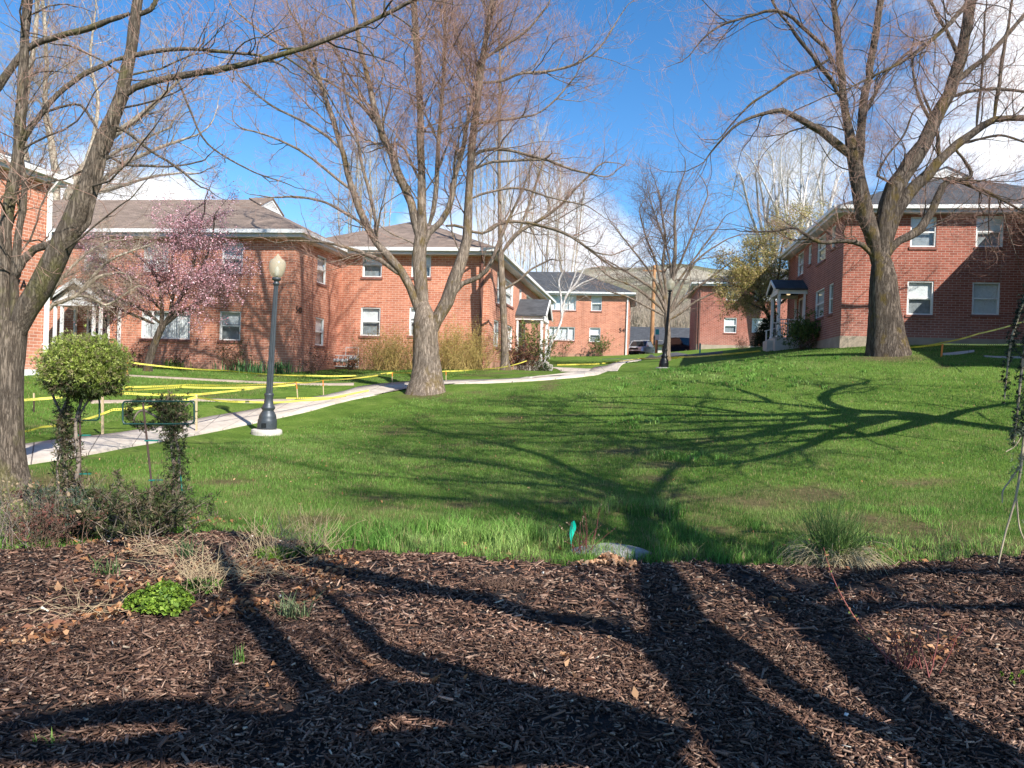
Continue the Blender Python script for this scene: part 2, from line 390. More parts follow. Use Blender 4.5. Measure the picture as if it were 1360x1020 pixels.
# ------------------------------------------------------------------ walks
WALKS = []     # (centerline Nx2, halfwidths N) for the grass mask
def catmull(P, n):
    P = np.asarray(P, float); d = np.r_[0, np.cumsum(np.linalg.norm(np.diff(P[:, :3], axis=0), axis=1))]
    tt_ = np.linspace(0, d[-1], n); E = np.vstack([2*P[0]-P[1], P, 2*P[-1]-P[-2]])
    out = []
    for s in tt_:
        i = min(np.searchsorted(d, s, 'right')-1, len(P)-2); i = max(i, 0)
        u = (s-d[i])/max(d[i+1]-d[i], 1e-9); p0, p1, p2, p3 = E[i], E[i+1], E[i+2], E[i+3]
        out.append(.5*((2*p1)+(-p0+p2)*u+(2*p0-5*p1+4*p2-p3)*u*u+(-p0+3*p1-3*p2+p3)*u**3))
    return np.array(out)
walkM, t, b = nt('walk_concrete'); v = coords(t)
cc = ramp(t, noise(t, 3, 6, .7, v), [(.3, (.42, .365, .31)), (.7, (.58, .52, .45))])
cc = mix(t, .35, cc, ramp(t, noise(t, 60, 3, .7, v), [(.3, (.6, .6, .6)), (.7, (1.3, 1.3, 1.3))]), 'MULTIPLY')
cc = mix(t, .8, cc, ramp(t, noise(t, .9, 7, .75, v), [(.35, (.72, .68, .63)), (.6, (1.05, 1.04, 1.02))]), 'MULTIPLY')
uvn = node(t, 'ShaderNodeUVMap'); sp = node(t, 'ShaderNodeSeparateXYZ'); t.links.new(uvn.outputs[0], sp.inputs[0])
fr_ = node(t, 'ShaderNodeMath', operation='FRACT'); dv = node(t, 'ShaderNodeMath', operation='DIVIDE'); dv.inputs[1].default_value = 1.5
t.links.new(sp.outputs[0], dv.inputs[0]); t.links.new(dv.outputs[0], fr_.inputs[0])
lt = node(t, 'ShaderNodeMath', operation='LESS_THAN'); lt.inputs[1].default_value = .022; t.links.new(fr_.outputs[0], lt.inputs[0])
t.links.new(mix(t, lt.outputs[0], cc, (.12, .10, .085)), b.inputs['Base Color']); b.inputs['Roughness'].default_value = .9
def walk(name, near, far, n=60, lift=.035, mat=None):
    A = catmull([ground_at(*p) for p in near], n); B = catmull([ground_at(*p) for p in far], n)
    WALKS.append((A[:, :2], B[:, :2]))
    V = []; UV = []; s = 0
    for i in range(n):
        if i: s += np.linalg.norm((A[i, :2]+B[i, :2])/2-(A[i-1, :2]+B[i-1, :2])/2)
        for k in range(5):
            q = A[i]*(1-k/4)+B[i]*(k/4); z = float(gsurf(q[0], q[1])[0])
            V.append((q[0], q[1], z+lift)); UV.append((s, k/4))
        for e in (A[i], B[i]):
            V.append((e[0], e[1], float(gsurf(e[0], e[1])[0])-.08)); UV.append((s, 0))
    Qs = []
    for i in range(n-1):
        a, c = i*7, (i+1)*7
        Qs += [(a+k, a+k+1, c+k+1, c+k) for k in range(4)] + [(a+5, a, c, c+5), (a+4, a+6, c+6, c+4)]
    o = npmesh(name, V, [np.array(Qs)], mat or walkM, uv=UV); tag(o, kind='structure'); return o
walk('sidewalk', [(-60,634),(30,619),(145,600),(275,575),(331,564),(397,550),(460,533),(499,525),(530,518),(582,511.5),(650,509),(709,506),(745,503),(776,500),(805,494),(826,485),(852,479.3)],
                 [(-60,607),(30,593),(130,580),(261,558),(348,543),(392,533),(460,520),(475,515),(520,509.5),(582,506.5),(650,504.5),(709,502),(738,499),(765,496),(785,491),(812,484),(848,477)], 110)
pathM = M_plain('path_earth', (.40, .32, .25), .95, var=.2, vscale=3, bmp=.3)
walk('side_walk', [(120,499),(176,500.5),(260,505),(345,509.5),(470,512)], [(120,496),(176,498),(260,502.5),(345,506.5),(470,508.5)], 30, .008, pathM)
walk('garden_walk', [(120,536),(255,533.5),(340,536),(393,534)], [(120,532),(255,530),(340,531),(392,530.5)], 30, .008, pathM)
walk('porch_walk', [(722,490.5),(741,490.8),(775,494),(800,494)], [(722,488),(741,488.3),(782,490),(800,491)], 20, .015)
walk('paving_slab', [(1251,472),(1270,471),(1294,467.5)], [(1251,469),(1270,467.5),(1294,465)], 8, .012)
walk('slab_walk', [(1306,474),(1340,476),(1420,477)], [(1306,472),(1340,473.5),(1420,474)], 8, .012)
asph = M_plain('asphalt', (.055, .055, .058), .9, var=.25, vscale=3, bmp=.3)
walk('road', [(800,477.5),(850,476.5),(900,475),(960,470)], [(800,471),(850,470),(900,468.5),(960,466)], 12, .02, asph)

# ------------------------------------------------------------------ hills
hillM, t, b = nt('hill_scrub'); v = coords(t)
hc = ramp(t, noise(t, .012, 8, .62, v), [(.42, (.16, .155, .08)), (.5, (.28, .25, .16)), (.58, (.40, .35, .26))])
hc = mix(t, ramp(t, noise(t, .05, 6, .75, v), [(.5, (0, 0, 0)), (.62, (.8, .8, .8))]), hc, (.07, .065, .05))
hc = mix(t, ramp(t, noise(t, .03, 7, .8, v), [(.66, (0, 0, 0)), (.69, (.7, .7, .7))]), hc, (.55, .53, .52))
t.links.new(hc, b.inputs['Base Color']); b.inputs['Roughness'].default_value = 1; bump(t, b, noise(t, .08, 6, .7, v), 1, 6)
def hill_pt(p, f_):
    D = 170+620*f_
    yt = prof(p)+5*math.sin(p*.021)+3*math.sin(p*.053+1); top = at(p, yt, 790); base = at(p, 480, 170)
    zz = base[2]-3+(top[2]-base[2])*f_**1.15 + 9*math.sin(p*.03+f_*7)*f_*(1-f_)*2+6*math.sin(p*.011-f_*11)*f_*(1-f_)*2
    q = at(p, 480, D); return (q[0], q[1], zz)
V = []; npx = np.arange(-700, 2100, 12); rows = 26
prof = lambda p: np.interp(p, [-700, 300, 600, 769, 840, 900, 960, 1000, 1200, 1500, 2100], [430, 420, 372, 358, 353, 349, 346, 347, 385, 440, 460])
for j in range(rows):
    f_ = j/(rows-1); D = 170+620*f_
    for p in npx:
        yt = prof(p)+5*math.sin(p*.021)+3*math.sin(p*.053+1)
        top = at(p, yt, 790); base = at(p, 480, 170)
        zz = base[2]-3+(top[2]-base[2])*f_**1.15 + 9*math.sin(p*.03+f_*7)*f_*(1-f_)*2+6*math.sin(p*.011-f_*11)*f_*(1-f_)*2
        q = at(p, 480, D); V.append((q[0], q[1], zz))
V = np.array(V); ii = np.arange(len(V)).reshape(rows, len(npx))
tag(npmesh('hills', V, np.stack([ii[:-1, :-1], ii[:-1, 1:], ii[1:, 1:], ii[1:, :-1]], -1).reshape(-1, 4), hillM, smooth=True), kind='structure')

# ------------------------------------------------------------------ buildings
class Face:
    """a wall plane in building-local coordinates: o + a*A + n*N (N outward), z up"""
    def __init__(s, o, A, N): s.o = np.array(o, float); s.A = np.array(A, float); s.N = np.array(N, float)
    def p(s, a, z, n=0): return tuple(s.o+s.A*a+s.N*n+np.array([0, 0, z]))
    def box(s, mb, a0, a1, z0, z1, n0, n1, mi=0):
        mb.hexa([s.p(a0, z0, n0), s.p(a1, z0, n0), s.p(a1, z0, n1), s.p(a0, z0, n1), s.p(a0, z1, n0), s.p(a1, z1, n0), s.p(a1, z1, n1), s.p(a0, z1, n1)], mi)
    def wall(s, mb, a0, a1, z0, z1, ops, depth=.14):
        A_ = sorted({a0, a1, *[o[0] for o in ops], *[o[1] for o in ops]}); Z_ = sorted({z0, z1, *[o[2] for o in ops], *[o[3] for o in ops]})
        A_ = [a for a in A_ if a0 <= a <= a1]; Z_ = [z for z in Z_ if z0 <= z <= z1]
        for i in range(len(A_)-1):
            for j in range(len(Z_)-1):
                ca, cz = (A_[i]+A_[i+1])/2, (Z_[j]+Z_[j+1])/2
                if any(o[0] < ca < o[1] and o[2] < cz < o[3] for o in ops): continue
                mb.add([s.p(A_[i], Z_[j]), s.p(A_[i+1], Z_[j]), s.p(A_[i+1], Z_[j+1]), s.p(A_[i], Z_[j+1])], [(0, 1, 2, 3)])
        for a, b_, c, d in ops:
            for q in ([(a, c), (b_, c)], [(b_, c), (b_, d)], [(b_, d), (a, d)], [(a, d), (a, c)]):
                (p1, z1_), (p2, z2_) = q
                mb.add([s.p(p1, z1_), s.p(p2, z2_), s.p(p2, z2_, -depth), s.p(p1, z1_, -depth)], [(0, 1, 2, 3)])
def window(root, F, a0, a1, z0, z1, style='hung', blind=.5):
    fw = .055; mb = MB(); n0, n1 = -.11, -.03
    F.box(mb, a0, a0+fw, z0, z1, n0, n1); F.box(mb, a1-fw, a1, z0, z1, n0, n1)
    F.box(mb, a0+fw, a1-fw, z0, z0+fw, n0, n1); F.box(mb, a0+fw, a1-fw, z1-fw, z1, n0, n1)
    zm = (z0+z1)/2
    if style == 'hung':
        F.box(mb, a0+fw, a1-fw, zm-.03, zm+.03, n0+.01, n1-.01)
        F.box(mb, a0+fw, a0+fw+.03, z0+fw, zm-.03, n0+.012, n1-.03); F.box(mb, a1-fw-.03, a1-fw, z0+fw, zm-.03, n0+.012, n1-.03)
    elif style == 'picture':
        w = a1-a0
        for q in (.22, .74): F.box(mb, a0+w*q-.03, a0+w*q+.03, z0+fw, z1-fw, n0+.01, n1-.01)
    elif style == 'double':
        F.box(mb, (a0+a1)/2-.035, (a0+a1)/2+.035, z0+fw, z1-fw, n0+.01, n1-.01); F.box(mb, a0+fw, (a0+a1)/2-.035, zm-.02, zm+.02, n0+.012, n1-.03)
    w_ = mb.build('window', white, root)
    g = MB(); g.add([F.p(a0+fw*.5, z0+fw*.5, -.085), F.p(a1-fw*.5, z0+fw*.5, -.085), F.p(a1-fw*.5, z1-fw*.5, -.085), F.p(a0+fw*.5, z1-fw*.5, -.085)], [(0, 1, 2, 3)]); g.build('pane', glass, w_)
    if blind > 0:
        c = MB(); n = 14; zb = z1-(z1-z0)*blind
        pts = []
        if style == 'picture' or blind >= 1:   # pleated curtain
            for k in range(4*n+1):
                pts.append((a0+(a1-a0)*k/(4*n), -.16-.03*(k % 2)))
        else:
            pts = [(a0, -.16), (a1, -.16)]
        for (x1_, d1), (x2_, d2) in zip(pts, pts[1:]):
            c.add([F.p(x1_, zb, d1), F.p(x2_, zb, d2), F.p(x2_, z1, d2), F.p(x1_, z1, d1)], [(0, 1, 2, 3)])
        c.build('curtain' if blind >= 1 else 'blind', curtain, w_)
    if blind < 1:
        c = MB(); zb = z1-(z1-z0)*max(blind, 0)
        c.add([F.p(a0, z0, -.19), F.p(a1, z0, -.19), F.p(a1, zb+.02, -.19), F.p(a0, zb+.02, -.19)], [(0, 1, 2, 3)]); c.build('dim_backing', dim_backing, w_)  # added grey sheet below the blind, painted as the dim interior
    s_ = MB(); F.box(s_, a0-.05, a1+.05, z0-.11, z0-.004, -.13, .045); s_.build('sill', sillm, w_)
    return w_
def hip(mb, x0, x1, y0, y1, ez, rise, oh=.45, th=.16, gab=None):
    """hip roof; ridge along the longer side"""
    a, b_, c, d = x0-oh, x1+oh, y0-oh, y1+oh; w, h = b_-a, d-c
    z = ez+th
    base = [(a, c, z), (b_, c, z), (b_, d, z), (a, d, z)]
    if w >= h: r1, r2 = (a+h/2, (c+d)/2, z+rise), (b_-h/2, (c+d)/2, z+rise); fs = [(0, 1, 5, 4), (1, 2, 5), (2, 3, 4, 5), (3, 0, 4)]
    else: r1, r2 = ((a+b_)/2, c+w/2, z+rise), ((a+b_)/2, d-w/2, z+rise); fs = [(0, 1, 4), (1, 2, 5, 4), (2, 3, 5), (3, 0, 4, 5)]
    mb.add(base+[r1, r2], fs)
def eaves(root, rects, ez, oh=.45, th=.16):
    f = MB(); s = MB()
    for (x0, x1, y0, y1), sides in rects:
        a, b_, c, d = x0-oh, x1+oh, y0-oh, y1+oh
        if 'f' in sides: f.box(a-.1, b_+.1, c-.1, c+.015, ez+.02, ez+th+.012)
        if 'b' in sides: f.box(a-.1, b_+.1, d-.015, d+.1, ez+.02, ez+th+.012)
        if 'l' in sides: f.box(a-.1, a+.015, c+.015, d-.015, ez+.02, ez+th+.012)
        if 'r' in sides: f.box(b_-.015, b_+.1, c+.015, d-.015, ez+.02, ez+th+.012)
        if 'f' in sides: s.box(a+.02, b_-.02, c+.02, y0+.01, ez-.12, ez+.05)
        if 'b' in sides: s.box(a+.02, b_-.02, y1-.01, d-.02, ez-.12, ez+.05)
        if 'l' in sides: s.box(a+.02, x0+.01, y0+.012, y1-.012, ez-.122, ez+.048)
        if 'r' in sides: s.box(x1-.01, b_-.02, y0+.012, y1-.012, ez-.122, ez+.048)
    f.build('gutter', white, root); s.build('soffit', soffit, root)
def downspout(root, F, a, z0, z1, mat=None):
    mb = MB(); F.box(mb, a-.055, a+.055, z0, z1-.35, .03, .12)
    mb.hexa([F.p(a-.055, z1-.37, .03), F.p(a+.055, z1-.37, .03), F.p(a+.055, z1-.37, .12), F.p(a-.055, z1-.37, .12),
             F.p(a-.055, z1+.03, .36), F.p(a+.055, z1+.03, .36), F.p(a+.055, z1+.03, .46), F.p(a-.055, z1+.03, .46)])
    F.box(mb, a-.07, a+.07, z0+1.2, z0+1.24, .0, .125); F.box(mb, a-.07, a+.07, z0+3.4, z0+3.44, .0, .125)
    mb.build('downspout', mat or white, root)
def gablet(root, apex, ax, half, tanp, shing):
    """little vented gable at a ridge end. ax: outward unit (2D) along ridge; apex local xyz at ridge end of hip"""
    ax = np.array([ax[0], ax[1], 0.0]); sx = np.array([-ax[1], ax[0], 0.0]); ap = np.array(apex, float); zz = np.array([0, 0, 1.0])
    e = ap+ax*half; dn = half*tanp
    L, R_ = e+sx*half-zz*dn, e-sx*half-zz*dn
    rf = MB(); up = zz*.05
    for S in (1, -1):
        c = e+sx*half*S-zz*dn; o2 = ax*.12
        rf.hexa([ap+up*.2, e+o2+up*.2, c+o2+sx*S*.12-zz*.12*tanp+up*.2, c+sx*S*.02, ap+up*1.6, e+o2+up*1.6, c+o2+sx*S*.12-zz*.12*tanp+up*1.6, c+sx*S*.02+up])
    r_ = rf.build('gablet', shing, root)
    m = MB(); bk = -ax*.06
    m.add([L, R_, e, L+bk, R_+bk, e+bk], [(0, 1, 2), (3, 5, 4), (0, 3, 4, 1), (1, 4, 5, 2), (2, 5, 3, 0)])
    for S in (1, -1):  # raking trim
        c = e+sx*half*S-zz*dn; m.bar(e+ax*.05-zz*.03, c+ax*.05-zz*.03, .05, .14)
    m.bar(L+ax*.05+zz*.05, R_+ax*.05+zz*.05, .05, .12)
    for k in range(5):
        f_ = .2+.14*k; y_ = dn*(1-f_)*.82; w_ = half*(f_)*.72
        hgt = e-zz*(dn*(.25+.13*k)); ww = half*(.25+.13*k)*.62
        m.bar(hgt+sx*ww+ax*.035, hgt-sx*ww+ax*.035, .03, .035)
    m.build('vent', white, r_)
def porch(root, F, a, half, depth, zg, zeave, rise, roofm, door=True, rail=False):
    """gable porch whose ridge runs straight out of the wall"""
    rf = MB(); o = .18
    for S in (1, -1):
        rf.hexa([F.p(a+S*(half+o), zeave-.02, 0), F.p(a+S*(half+o), zeave-.02, depth+o), F.p(a, zeave+rise, depth+o), F.p(a, zeave+rise, 0),
                 F.p(a+S*(half+o), zeave+.06, 0), F.p(a+S*(half+o), zeave+.06, depth+o), F.p(a, zeave+rise+.09, depth+o), F.p(a, zeave+rise+.09, 0)])
    pr = rf.build('porch_roof', roofm, root)
    tr = MB(); h2 = half+.05
    F.box(tr, a-h2, a+h2, zeave-.22, zeave-.03, depth-.12, depth+.02)
    F.box(tr, a-h2, a-h2+.1, zeave-.22, zeave-.03, 0, depth-.12); F.box(tr, a+h2-.1, a+h2, zeave-.22, zeave-.03, 0, depth-.12)
    tr.add([F.p(a-h2, zeave-.03, depth-.02), F.p(a+h2, zeave-.03, depth-.02), F.p(a, zeave+rise-.04, depth-.02),
            F.p(a-h2, zeave-.03, depth-.07), F.p(a+h2, zeave-.03, depth-.07), F.p(a, zeave+rise-.04, depth-.07)], [(0, 1, 2), (3, 5, 4), (0, 3, 4, 1), (1, 4, 5, 2), (2, 5, 3, 0)])
    for S in (1, -1): tr.bar(F.p(a+S*(half+o), zeave-.03, depth+o+.02), F.p(a, zeave+rise, depth+o+.02), .05, .16)
    tr.build('porch_gable', white, pr)
    for S in (1, -1):
        for n in (depth-.07, ):
            for off in (.05, .36):
                p_ = MB(); F.box(p_, a+S*(half-off)-.05, a+S*(half-off)+.05, zg+.12, zeave-.22, n-.05, n+.05)
                F.box(p_, a+S*(half-off)-.07, a+S*(half-off)+.07, zg+.12, zg+.26, n-.07, n+.07); p_.build('post', white, root)
        p_ = MB(); F.box(p_, a+S*(half-.05)-.05, a+S*(half-.05)+.05, zg+.12, zeave-.22, .06, .16); p_.build('post', white, root)
    fl = MB(); F.box(fl, a-half-.1, a+half+.1, zg-.6, zg+.12, 0.004, depth+.1); F.box(fl, a-.7, a+.7, zg-.6, zg-.03, depth+.104, depth+.4); fl.build('porch_floor', conc, root)
    if door:
        d = MB(); F.box(d, a-.52, a-.44, zg+.12, zg+2.25, .004, .07); F.box(d, a+.44, a+.52, zg+.12, zg+2.25, .004, .07); F.box(d, a-.44, a+.44, zg+2.15, zg+2.25, .004, .07)
        dr = d.build('door_frame', white, root); q = MB(); F.box(q, a-.44, a+.44, zg+.13, zg+2.15, .005, .045); q.build('door', M_DOOR, dr)
        k = MB(); F.box(k, a+.34, a+.38, zg+1.05, zg+1.12, .046, .09); k.build('handle', lampmetal, dr)
    if rail:
        for S in (1, -1):
            r = MB()
            F.box(r, a+S*(half-.05)-.02, a+S*(half-.05)+.02, zg+1.0, zg+1.05, .16, depth-.12); F.box(r, a+S*(half-.05)-.02, a+S*(half-.05)+.02, zg+.22, zg+.26, .16, depth-.12)
            for k in range(9): F.box(r, a+S*(half-.05)-.012, a+S*(half-.05)+.012, zg+.26, zg+1.0, .2+k*.13, .225+k*.13)
            r.build('railing', white, root)
    lt_ = MB(); lt_.lathe([(.02, 0), (.09, .02), (.10, .06), (.07, .09), (.02, .1)], 10, F.p(a, zeave-.16, depth*.5)); lt_.build('porch_light', M_BULB, root, True)
M_DOOR = M_plain('door_dark', (.05, .04, .04), .4)
M_BULB, t, b = nt('porch_bulb'); b.inputs['Base Color'].default_value = (.9, .8, .6, 1); b.inputs['Emission Color'].default_value = (1, .75, .4, 1); b.inputs['Emission Strength'].default_value = .6
def text(body, size, root, F, a, z, mat, name='address_number'):
    cu = bpy.data.curves.new(name, 'FONT'); cu.body = body; cu.size = size; cu.extrude = .012; cu.align_x = 'CENTER'; cu.align_y = 'CENTER'
    tmp = bpy.data.objects.new(name, cu); COL.objects.link(tmp); me = bpy.data.meshes.new_from_object(tmp.evaluated_get(bpy.context.evaluated_depsgraph_get())); bpy.data.objects.remove(tmp)
    me.name = name; o = link(name, me, mat, root)
    A = Vector(F.A); N = Vector(F.N); Zv = Vector((0, 0, 1))
    R = Matrix((A, Zv, N)).transposed()
    o.matrix_local = Matrix.Translation(Vector(F.p(a, z, .02))) @ R.to_4x4(); return o

class Bld:
    def __init__(s, name, label, u0, d0, zb):
        s.u0, s.d0, s.zb = u0, d0, zb
        s.root = empty(name, gw(u0, d0, zb), -GA, label, 'building')
        s.W = []
    # faces in local coords. front: y=d-d0 facing -y (A along +x); right flank facing +x (A along +y); left flank facing -x
    def front(s, d): return Face((-s.u0, d-s.d0, -s.zb), (1, 0, 0), (0, -1, 0))
    def right(s, u): return Face((u-s.u0, -s.d0, -s.zb), (0, 1, 0), (1, 0, 0))
    def left(s, u): return Face((u-s.u0, -s.d0, -s.zb), (0, 1, 0), (-1, 0, 0))
def opening(kind, plane, x0, y0, x1, y1):
    f = on_d if kind == 'd' else on_u
    a0, zt = f(x0, y0, plane); a1, zb_ = f(x1, y1, plane); _, zt2 = f(x1, y0, plane); _, zb2 = f(x0, y1, plane)
    return [min(a0, a1), max(a0, a1), (zb_+zb2)/2, (zt+zt2)/2]

# --- B2: 540, the long L shaped building
u1, dA = -13.7, None
d_left = 30.2
uc = on_d(391, 400, d_left)[0]           # outer corner
d_mid = on_u(450, 400, uc)[0]
u_mid = on_d(650, 400, d_mid)[0]
d_end = on_u(727, 420, u_mid)[0]
EZ = 7.05
B2 = Bld('apartment_building', 'long two storey L-shaped orange brick block with number 540 and gas meters', uc, d_left, 1.2)
ops_f = [opening('d', d_left, 295, 323, 322, 363), opening('d', d_left, 292, 413, 319, 452), opening('d', d_left, 191, 325, 223, 361), opening('d', d_left, 188, 413, 252, 450), opening('d', d_left, 112, 322, 142, 360)]
ops_s = [opening('u', uc, 422, 340, 433, 377), opening('u', uc, 419.5, 422, 430, 459)]
ops_m = [opening('d', d_mid, 482, 334, 507, 368), opening('d', d_mid, 479.5, 408, 504.5, 446), opening('d', d_mid, 547, 335, 572, 368), opening('d', d_mid, 544, 408, 569, 446)]
ops_r = [opening('u', u_mid, 661, 351, 664.5, 385), opening('u', u_mid, 671.5, 352, 682, 388), opening('u', u_mid, 690.5, 366, 693, 394), opening('u', u_mid, 700, 371, 708.5, 400), opening('u', u_mid, 713, 380, 715.5, 405),
         opening('u', u_mid, 656.5, 418, 662, 455), opening('u', u_mid, 674, 424, 680, 461)]
for ops in (ops_r,):   # flank windows share storey levels
    for o in ops[:5]: o[2], o[3] = 5.35, 6.6
    for o in ops[5:]: o[2], o[3] = 2.75+.3, 4.1+.2
ops_r[0][2] = 5.1; 
u_far, d_b1 = -34.0, d_left+9.0
mb = MB()
FF, FS, FM, FR = B2.front(d_left), B2.right(uc), B2.front(d_mid), B2.right(u_mid)
FF.wall(mb, u_far, uc, 1.75, EZ, ops_f); FS.wall(mb, d_left, d_mid, 1.75, EZ, ops_s); FM.wall(mb, uc, u_mid, 1.95, EZ+.1, ops_m); FR.wall(mb, d_mid, d_end, 2.3, EZ+.1, ops_r)
B2.front(d_end).wall(mb, uc-2.5, u_mid, 1, EZ+.1, []); B2.front(d_b1).wall(mb, u_far, uc-2.5, 1, EZ, []); B2.left(u_far).wall(mb, d_left, d_b1, 1, EZ, []); B2.left(uc-2.5).wall(mb, d_b1, d_end, 1, EZ+.1, [])
mb.build('wall', brickA, B2.root)
fd = MB()
FF.box(fd, u_far, uc+.0, .6, 1.748, -.2, .004); FS.box(fd, d_left+.001, d_mid, .6, 1.746, -.2, .004)
FM.box(fd, uc+.006, u_mid, .8, 1.948, -.2, .004); FR.box(fd, d_mid+.001, d_end, .8, 2.298, -.2, .004); fd.build('foundation', foundA, B2.root)
rf = MB(); wl = (u_far-uc, 0.0, 0.0, 9.0)
x_l, x_r = -2.5, u_mid-uc; yb0, yb1 = d_mid-d_left, d_end-d_left
ezl = EZ-1.2
hip(rf, u_far-uc, 0, 0, 9.0, ezl, 2.35); hip(rf, x_l, x_r, yb0, yb1, ezl+.1, 2.3)
rf.build('roof', shingleA, B2.root)
eaves(B2.root, [((u_far-uc, 0, 0, 9.0), 'flr')], ezl); eaves(B2.root, [((x_l, x_r, yb0, yb1), 'fr')], ezl+.1)
rr = MB(); rr.box(-18, -12, .46, .5, ezl+.3, ezl+.31)
gablet(B2.root, (.45-4.95, 4.5, ezl+.16+2.35), (1, 0), 1.1, 2.35/4.95, shingleA)
bl = [.5, .45, .9, 1, .5]; st = ['hung', 'hung', 'double', 'picture', 'hung']
for o, k, s_ in zip(ops_f, bl, st): window(B2.root, FF, *o, style=s_, blind=k)
for o in ops_s: window(B2.root, FS, *o, blind=.5)
for o, k in zip(ops_m, (.55, .5, .6, .4)): window(B2.root, FM, *o, blind=k)
for o, k in zip(ops_r, (.5, 1, .8, 1, .5, .6, 1)): window(B2.root, FR, *o, blind=k)
pa = on_d(103, 420, d_left-1.3)[0]
porch(B2.root, FF, pa, 1.08, 1.35, 1.72, 4.15, .8, shingleB)
porch(B2.root, FR, 43.9, 1.35, 1.5, 2.45, 5.0, .95, shingleB, rail=False)
a_, z_ = on_u(396.5, 412, uc); text('540', .38, B2.root, FS, a_, z_, blackmetal)
downspout(B2.root, FM, u_mid-.35, 2.0, EZ+.1, M_plain('brown_pipe', (.16, .07, .05), .5)); downspout(B2.root, FR, d_end-.3, 2.9, EZ+.1)

# --- B1: near left building
uB1 = on_d(66, 400, 21.5)[0]
B1 = Bld('apartment_building', 'nearest brick building cut by left frame, white downspout and 7A number', uB1, 21.5, .9)
mb = MB(); F1 = B1.right(uB1); ez1 = on_u(66, 240, uB1)[1]; zb1 = on_u(50, 491, uB1)[1]
F1.wall(mb, 6.0, 21.5, zb1, ez1, [[9, 10.2, 2.5, 3.9]]); B1.front(21.5).wall(mb, uB1-11, uB1, .5, ez1, []); B1.front(6.0).wall(mb, uB1-11, uB1, .3, ez1, []); B1.left(uB1-11).wall(mb, 6, 21.5, .3, ez1, [])
mb.build('wall', brickA, B1.root)
fr = MB(); F1.box(fr, 6, 21.52, zb1-.2, zb1+.002, -.2, .05); fr.build('base_trim', white, B1.root)
fd = MB(); F1.box(fd, 6, 21.45, -.3, zb1-.2, -.3, -.06); fd.build('foundation', found, B1.root)
rf = MB(); hip(rf, -11, 0, -15.5, 0, ez1-.9, 2.6, .28); rf.build('roof', shingleB, B1.root); eaves(B1.root, [((-11, 0, -15.5, 0), 'flrb')], ez1-.9, .28)
downspout(B1.root, F1, 21.3, .9, ez1)
a_, z_ = on_u(27.5, 378, uB1); text('7A', .38, B1.root, F1, a_, z_, blackmetal); window(B1.root, F1, 9, 10.2, 2.5, 3.9)

# --- B3: right building
d3 = 34.8; u3 = on_d(1119, 370, d3)[0]; dend3 = on_u(1046, 400, u3)[0]; uw = on_d(1366, 370, d3)[0]
EZ3 = on_d(1122, 281, d3)[1]
B3 = Bld('apartment_building', 'dark red brick building behind the massive right tree with a shaded porch', u3, d3, 3.0)
opf = [opening('d', d3, 1210, 288, 1243, 328), opening('d', d3, 1297, 287, 1332, 328), opening('d', d3, 1205.5, 373, 1239, 418), opening('d', d3, 1292, 375, 1327, 418)]
opl = [opening('u', u3, 1105, 297, 1109, 336), opening('u', u3, 1086, 316, 1096, 347), opening('u', u3, 1074, 325, 1077, 357), opening('u', u3, 1060, 336, 1066.5, 367),
       opening('u', u3, 1101, 380, 1105.5, 417), opening('u', u3, 1083, 386, 1093.5, 424)]
for o in opl[:4]: o[2], o[3] = opf[0][2]+(.25 if o in (opl[0], opl[2]) else 0), opf[0][3]
for o in opl[4:]: o[2], o[3] = opf[2][2]+.15, opf[2][3]+.1
z3 = on_d(1116, 446, d3)[1]
mb = MB(); F3, F3l, F3w = B3.front(d3), B3.left(u3), B3.left(uw)
F3.wall(mb, u3, uw, z3, EZ3, opf); F3l.wall(mb, d3, dend3, z3, EZ3, opl); F3w.wall(mb, 20.0, d3, 2.0, EZ3, [[24, 25.2, 4.7, 6.1], [29, 30.2, 4.7, 6.1]])
B3.front(20.0).wall(mb, uw, uw+9, 1.0, EZ3, []); B3.right(uw+9).wall(mb, 20, dend3, 1.0, EZ3, []); B3.front(dend3).wall(mb, u3, uw+9, 1, EZ3, [])
mb.build('wall', brickB, B3.root)
fd = MB(); F3.box(fd, u3-.03, uw, 2.0, z3-.002, -.2, .03); F3l.box(fd, d3-.0301, dend3, 2.0, z3-.004, -.2, .029); fd.build('foundation', found, B3.root)
e3 = EZ3-3.0; rf = MB(); hip(rf, 0, 10.7, 0, dend3-d3, e3, 2.75); hip(rf, uw-u3, uw-u3+9, 20-d3, dend3-d3-1, e3, 2.3); rf.build('roof', shingleB, B3.root)
eaves(B3.root, [((0, uw-u3+.2, 0, dend3-d3), 'fl')], e3); eaves(B3.root, [((uw-u3, uw-u3+9, 20-d3, -.47), 'lf')], e3)
_h = (dend3-d3+.9)/2
gablet(B3.root, (5.35, 5.8-.45, e3+.16+2.75) if False else (10.7/2, (10.7+.9)/2-.45, e3+.16+2.75), (0, -1), 1.05, 2.75/5.8, shingleB)
for o, k in zip(opf, (.35, .45, .55, 1)): window(B3.root, F3, *o, blind=k)
for o, k in zip(opl, (.9, 1, .9, 1, .9, 1)): window(B3.root, F3l, *o, blind=k)
for a0 in (24, 29): window(B3.root, F3w, a0, a0+1.2, 4.7, 6.1)
porch(B3.root, F3l, 43.1, 1.2, 1.4, 4.0, 6.55, .55, shingleB, rail=True)

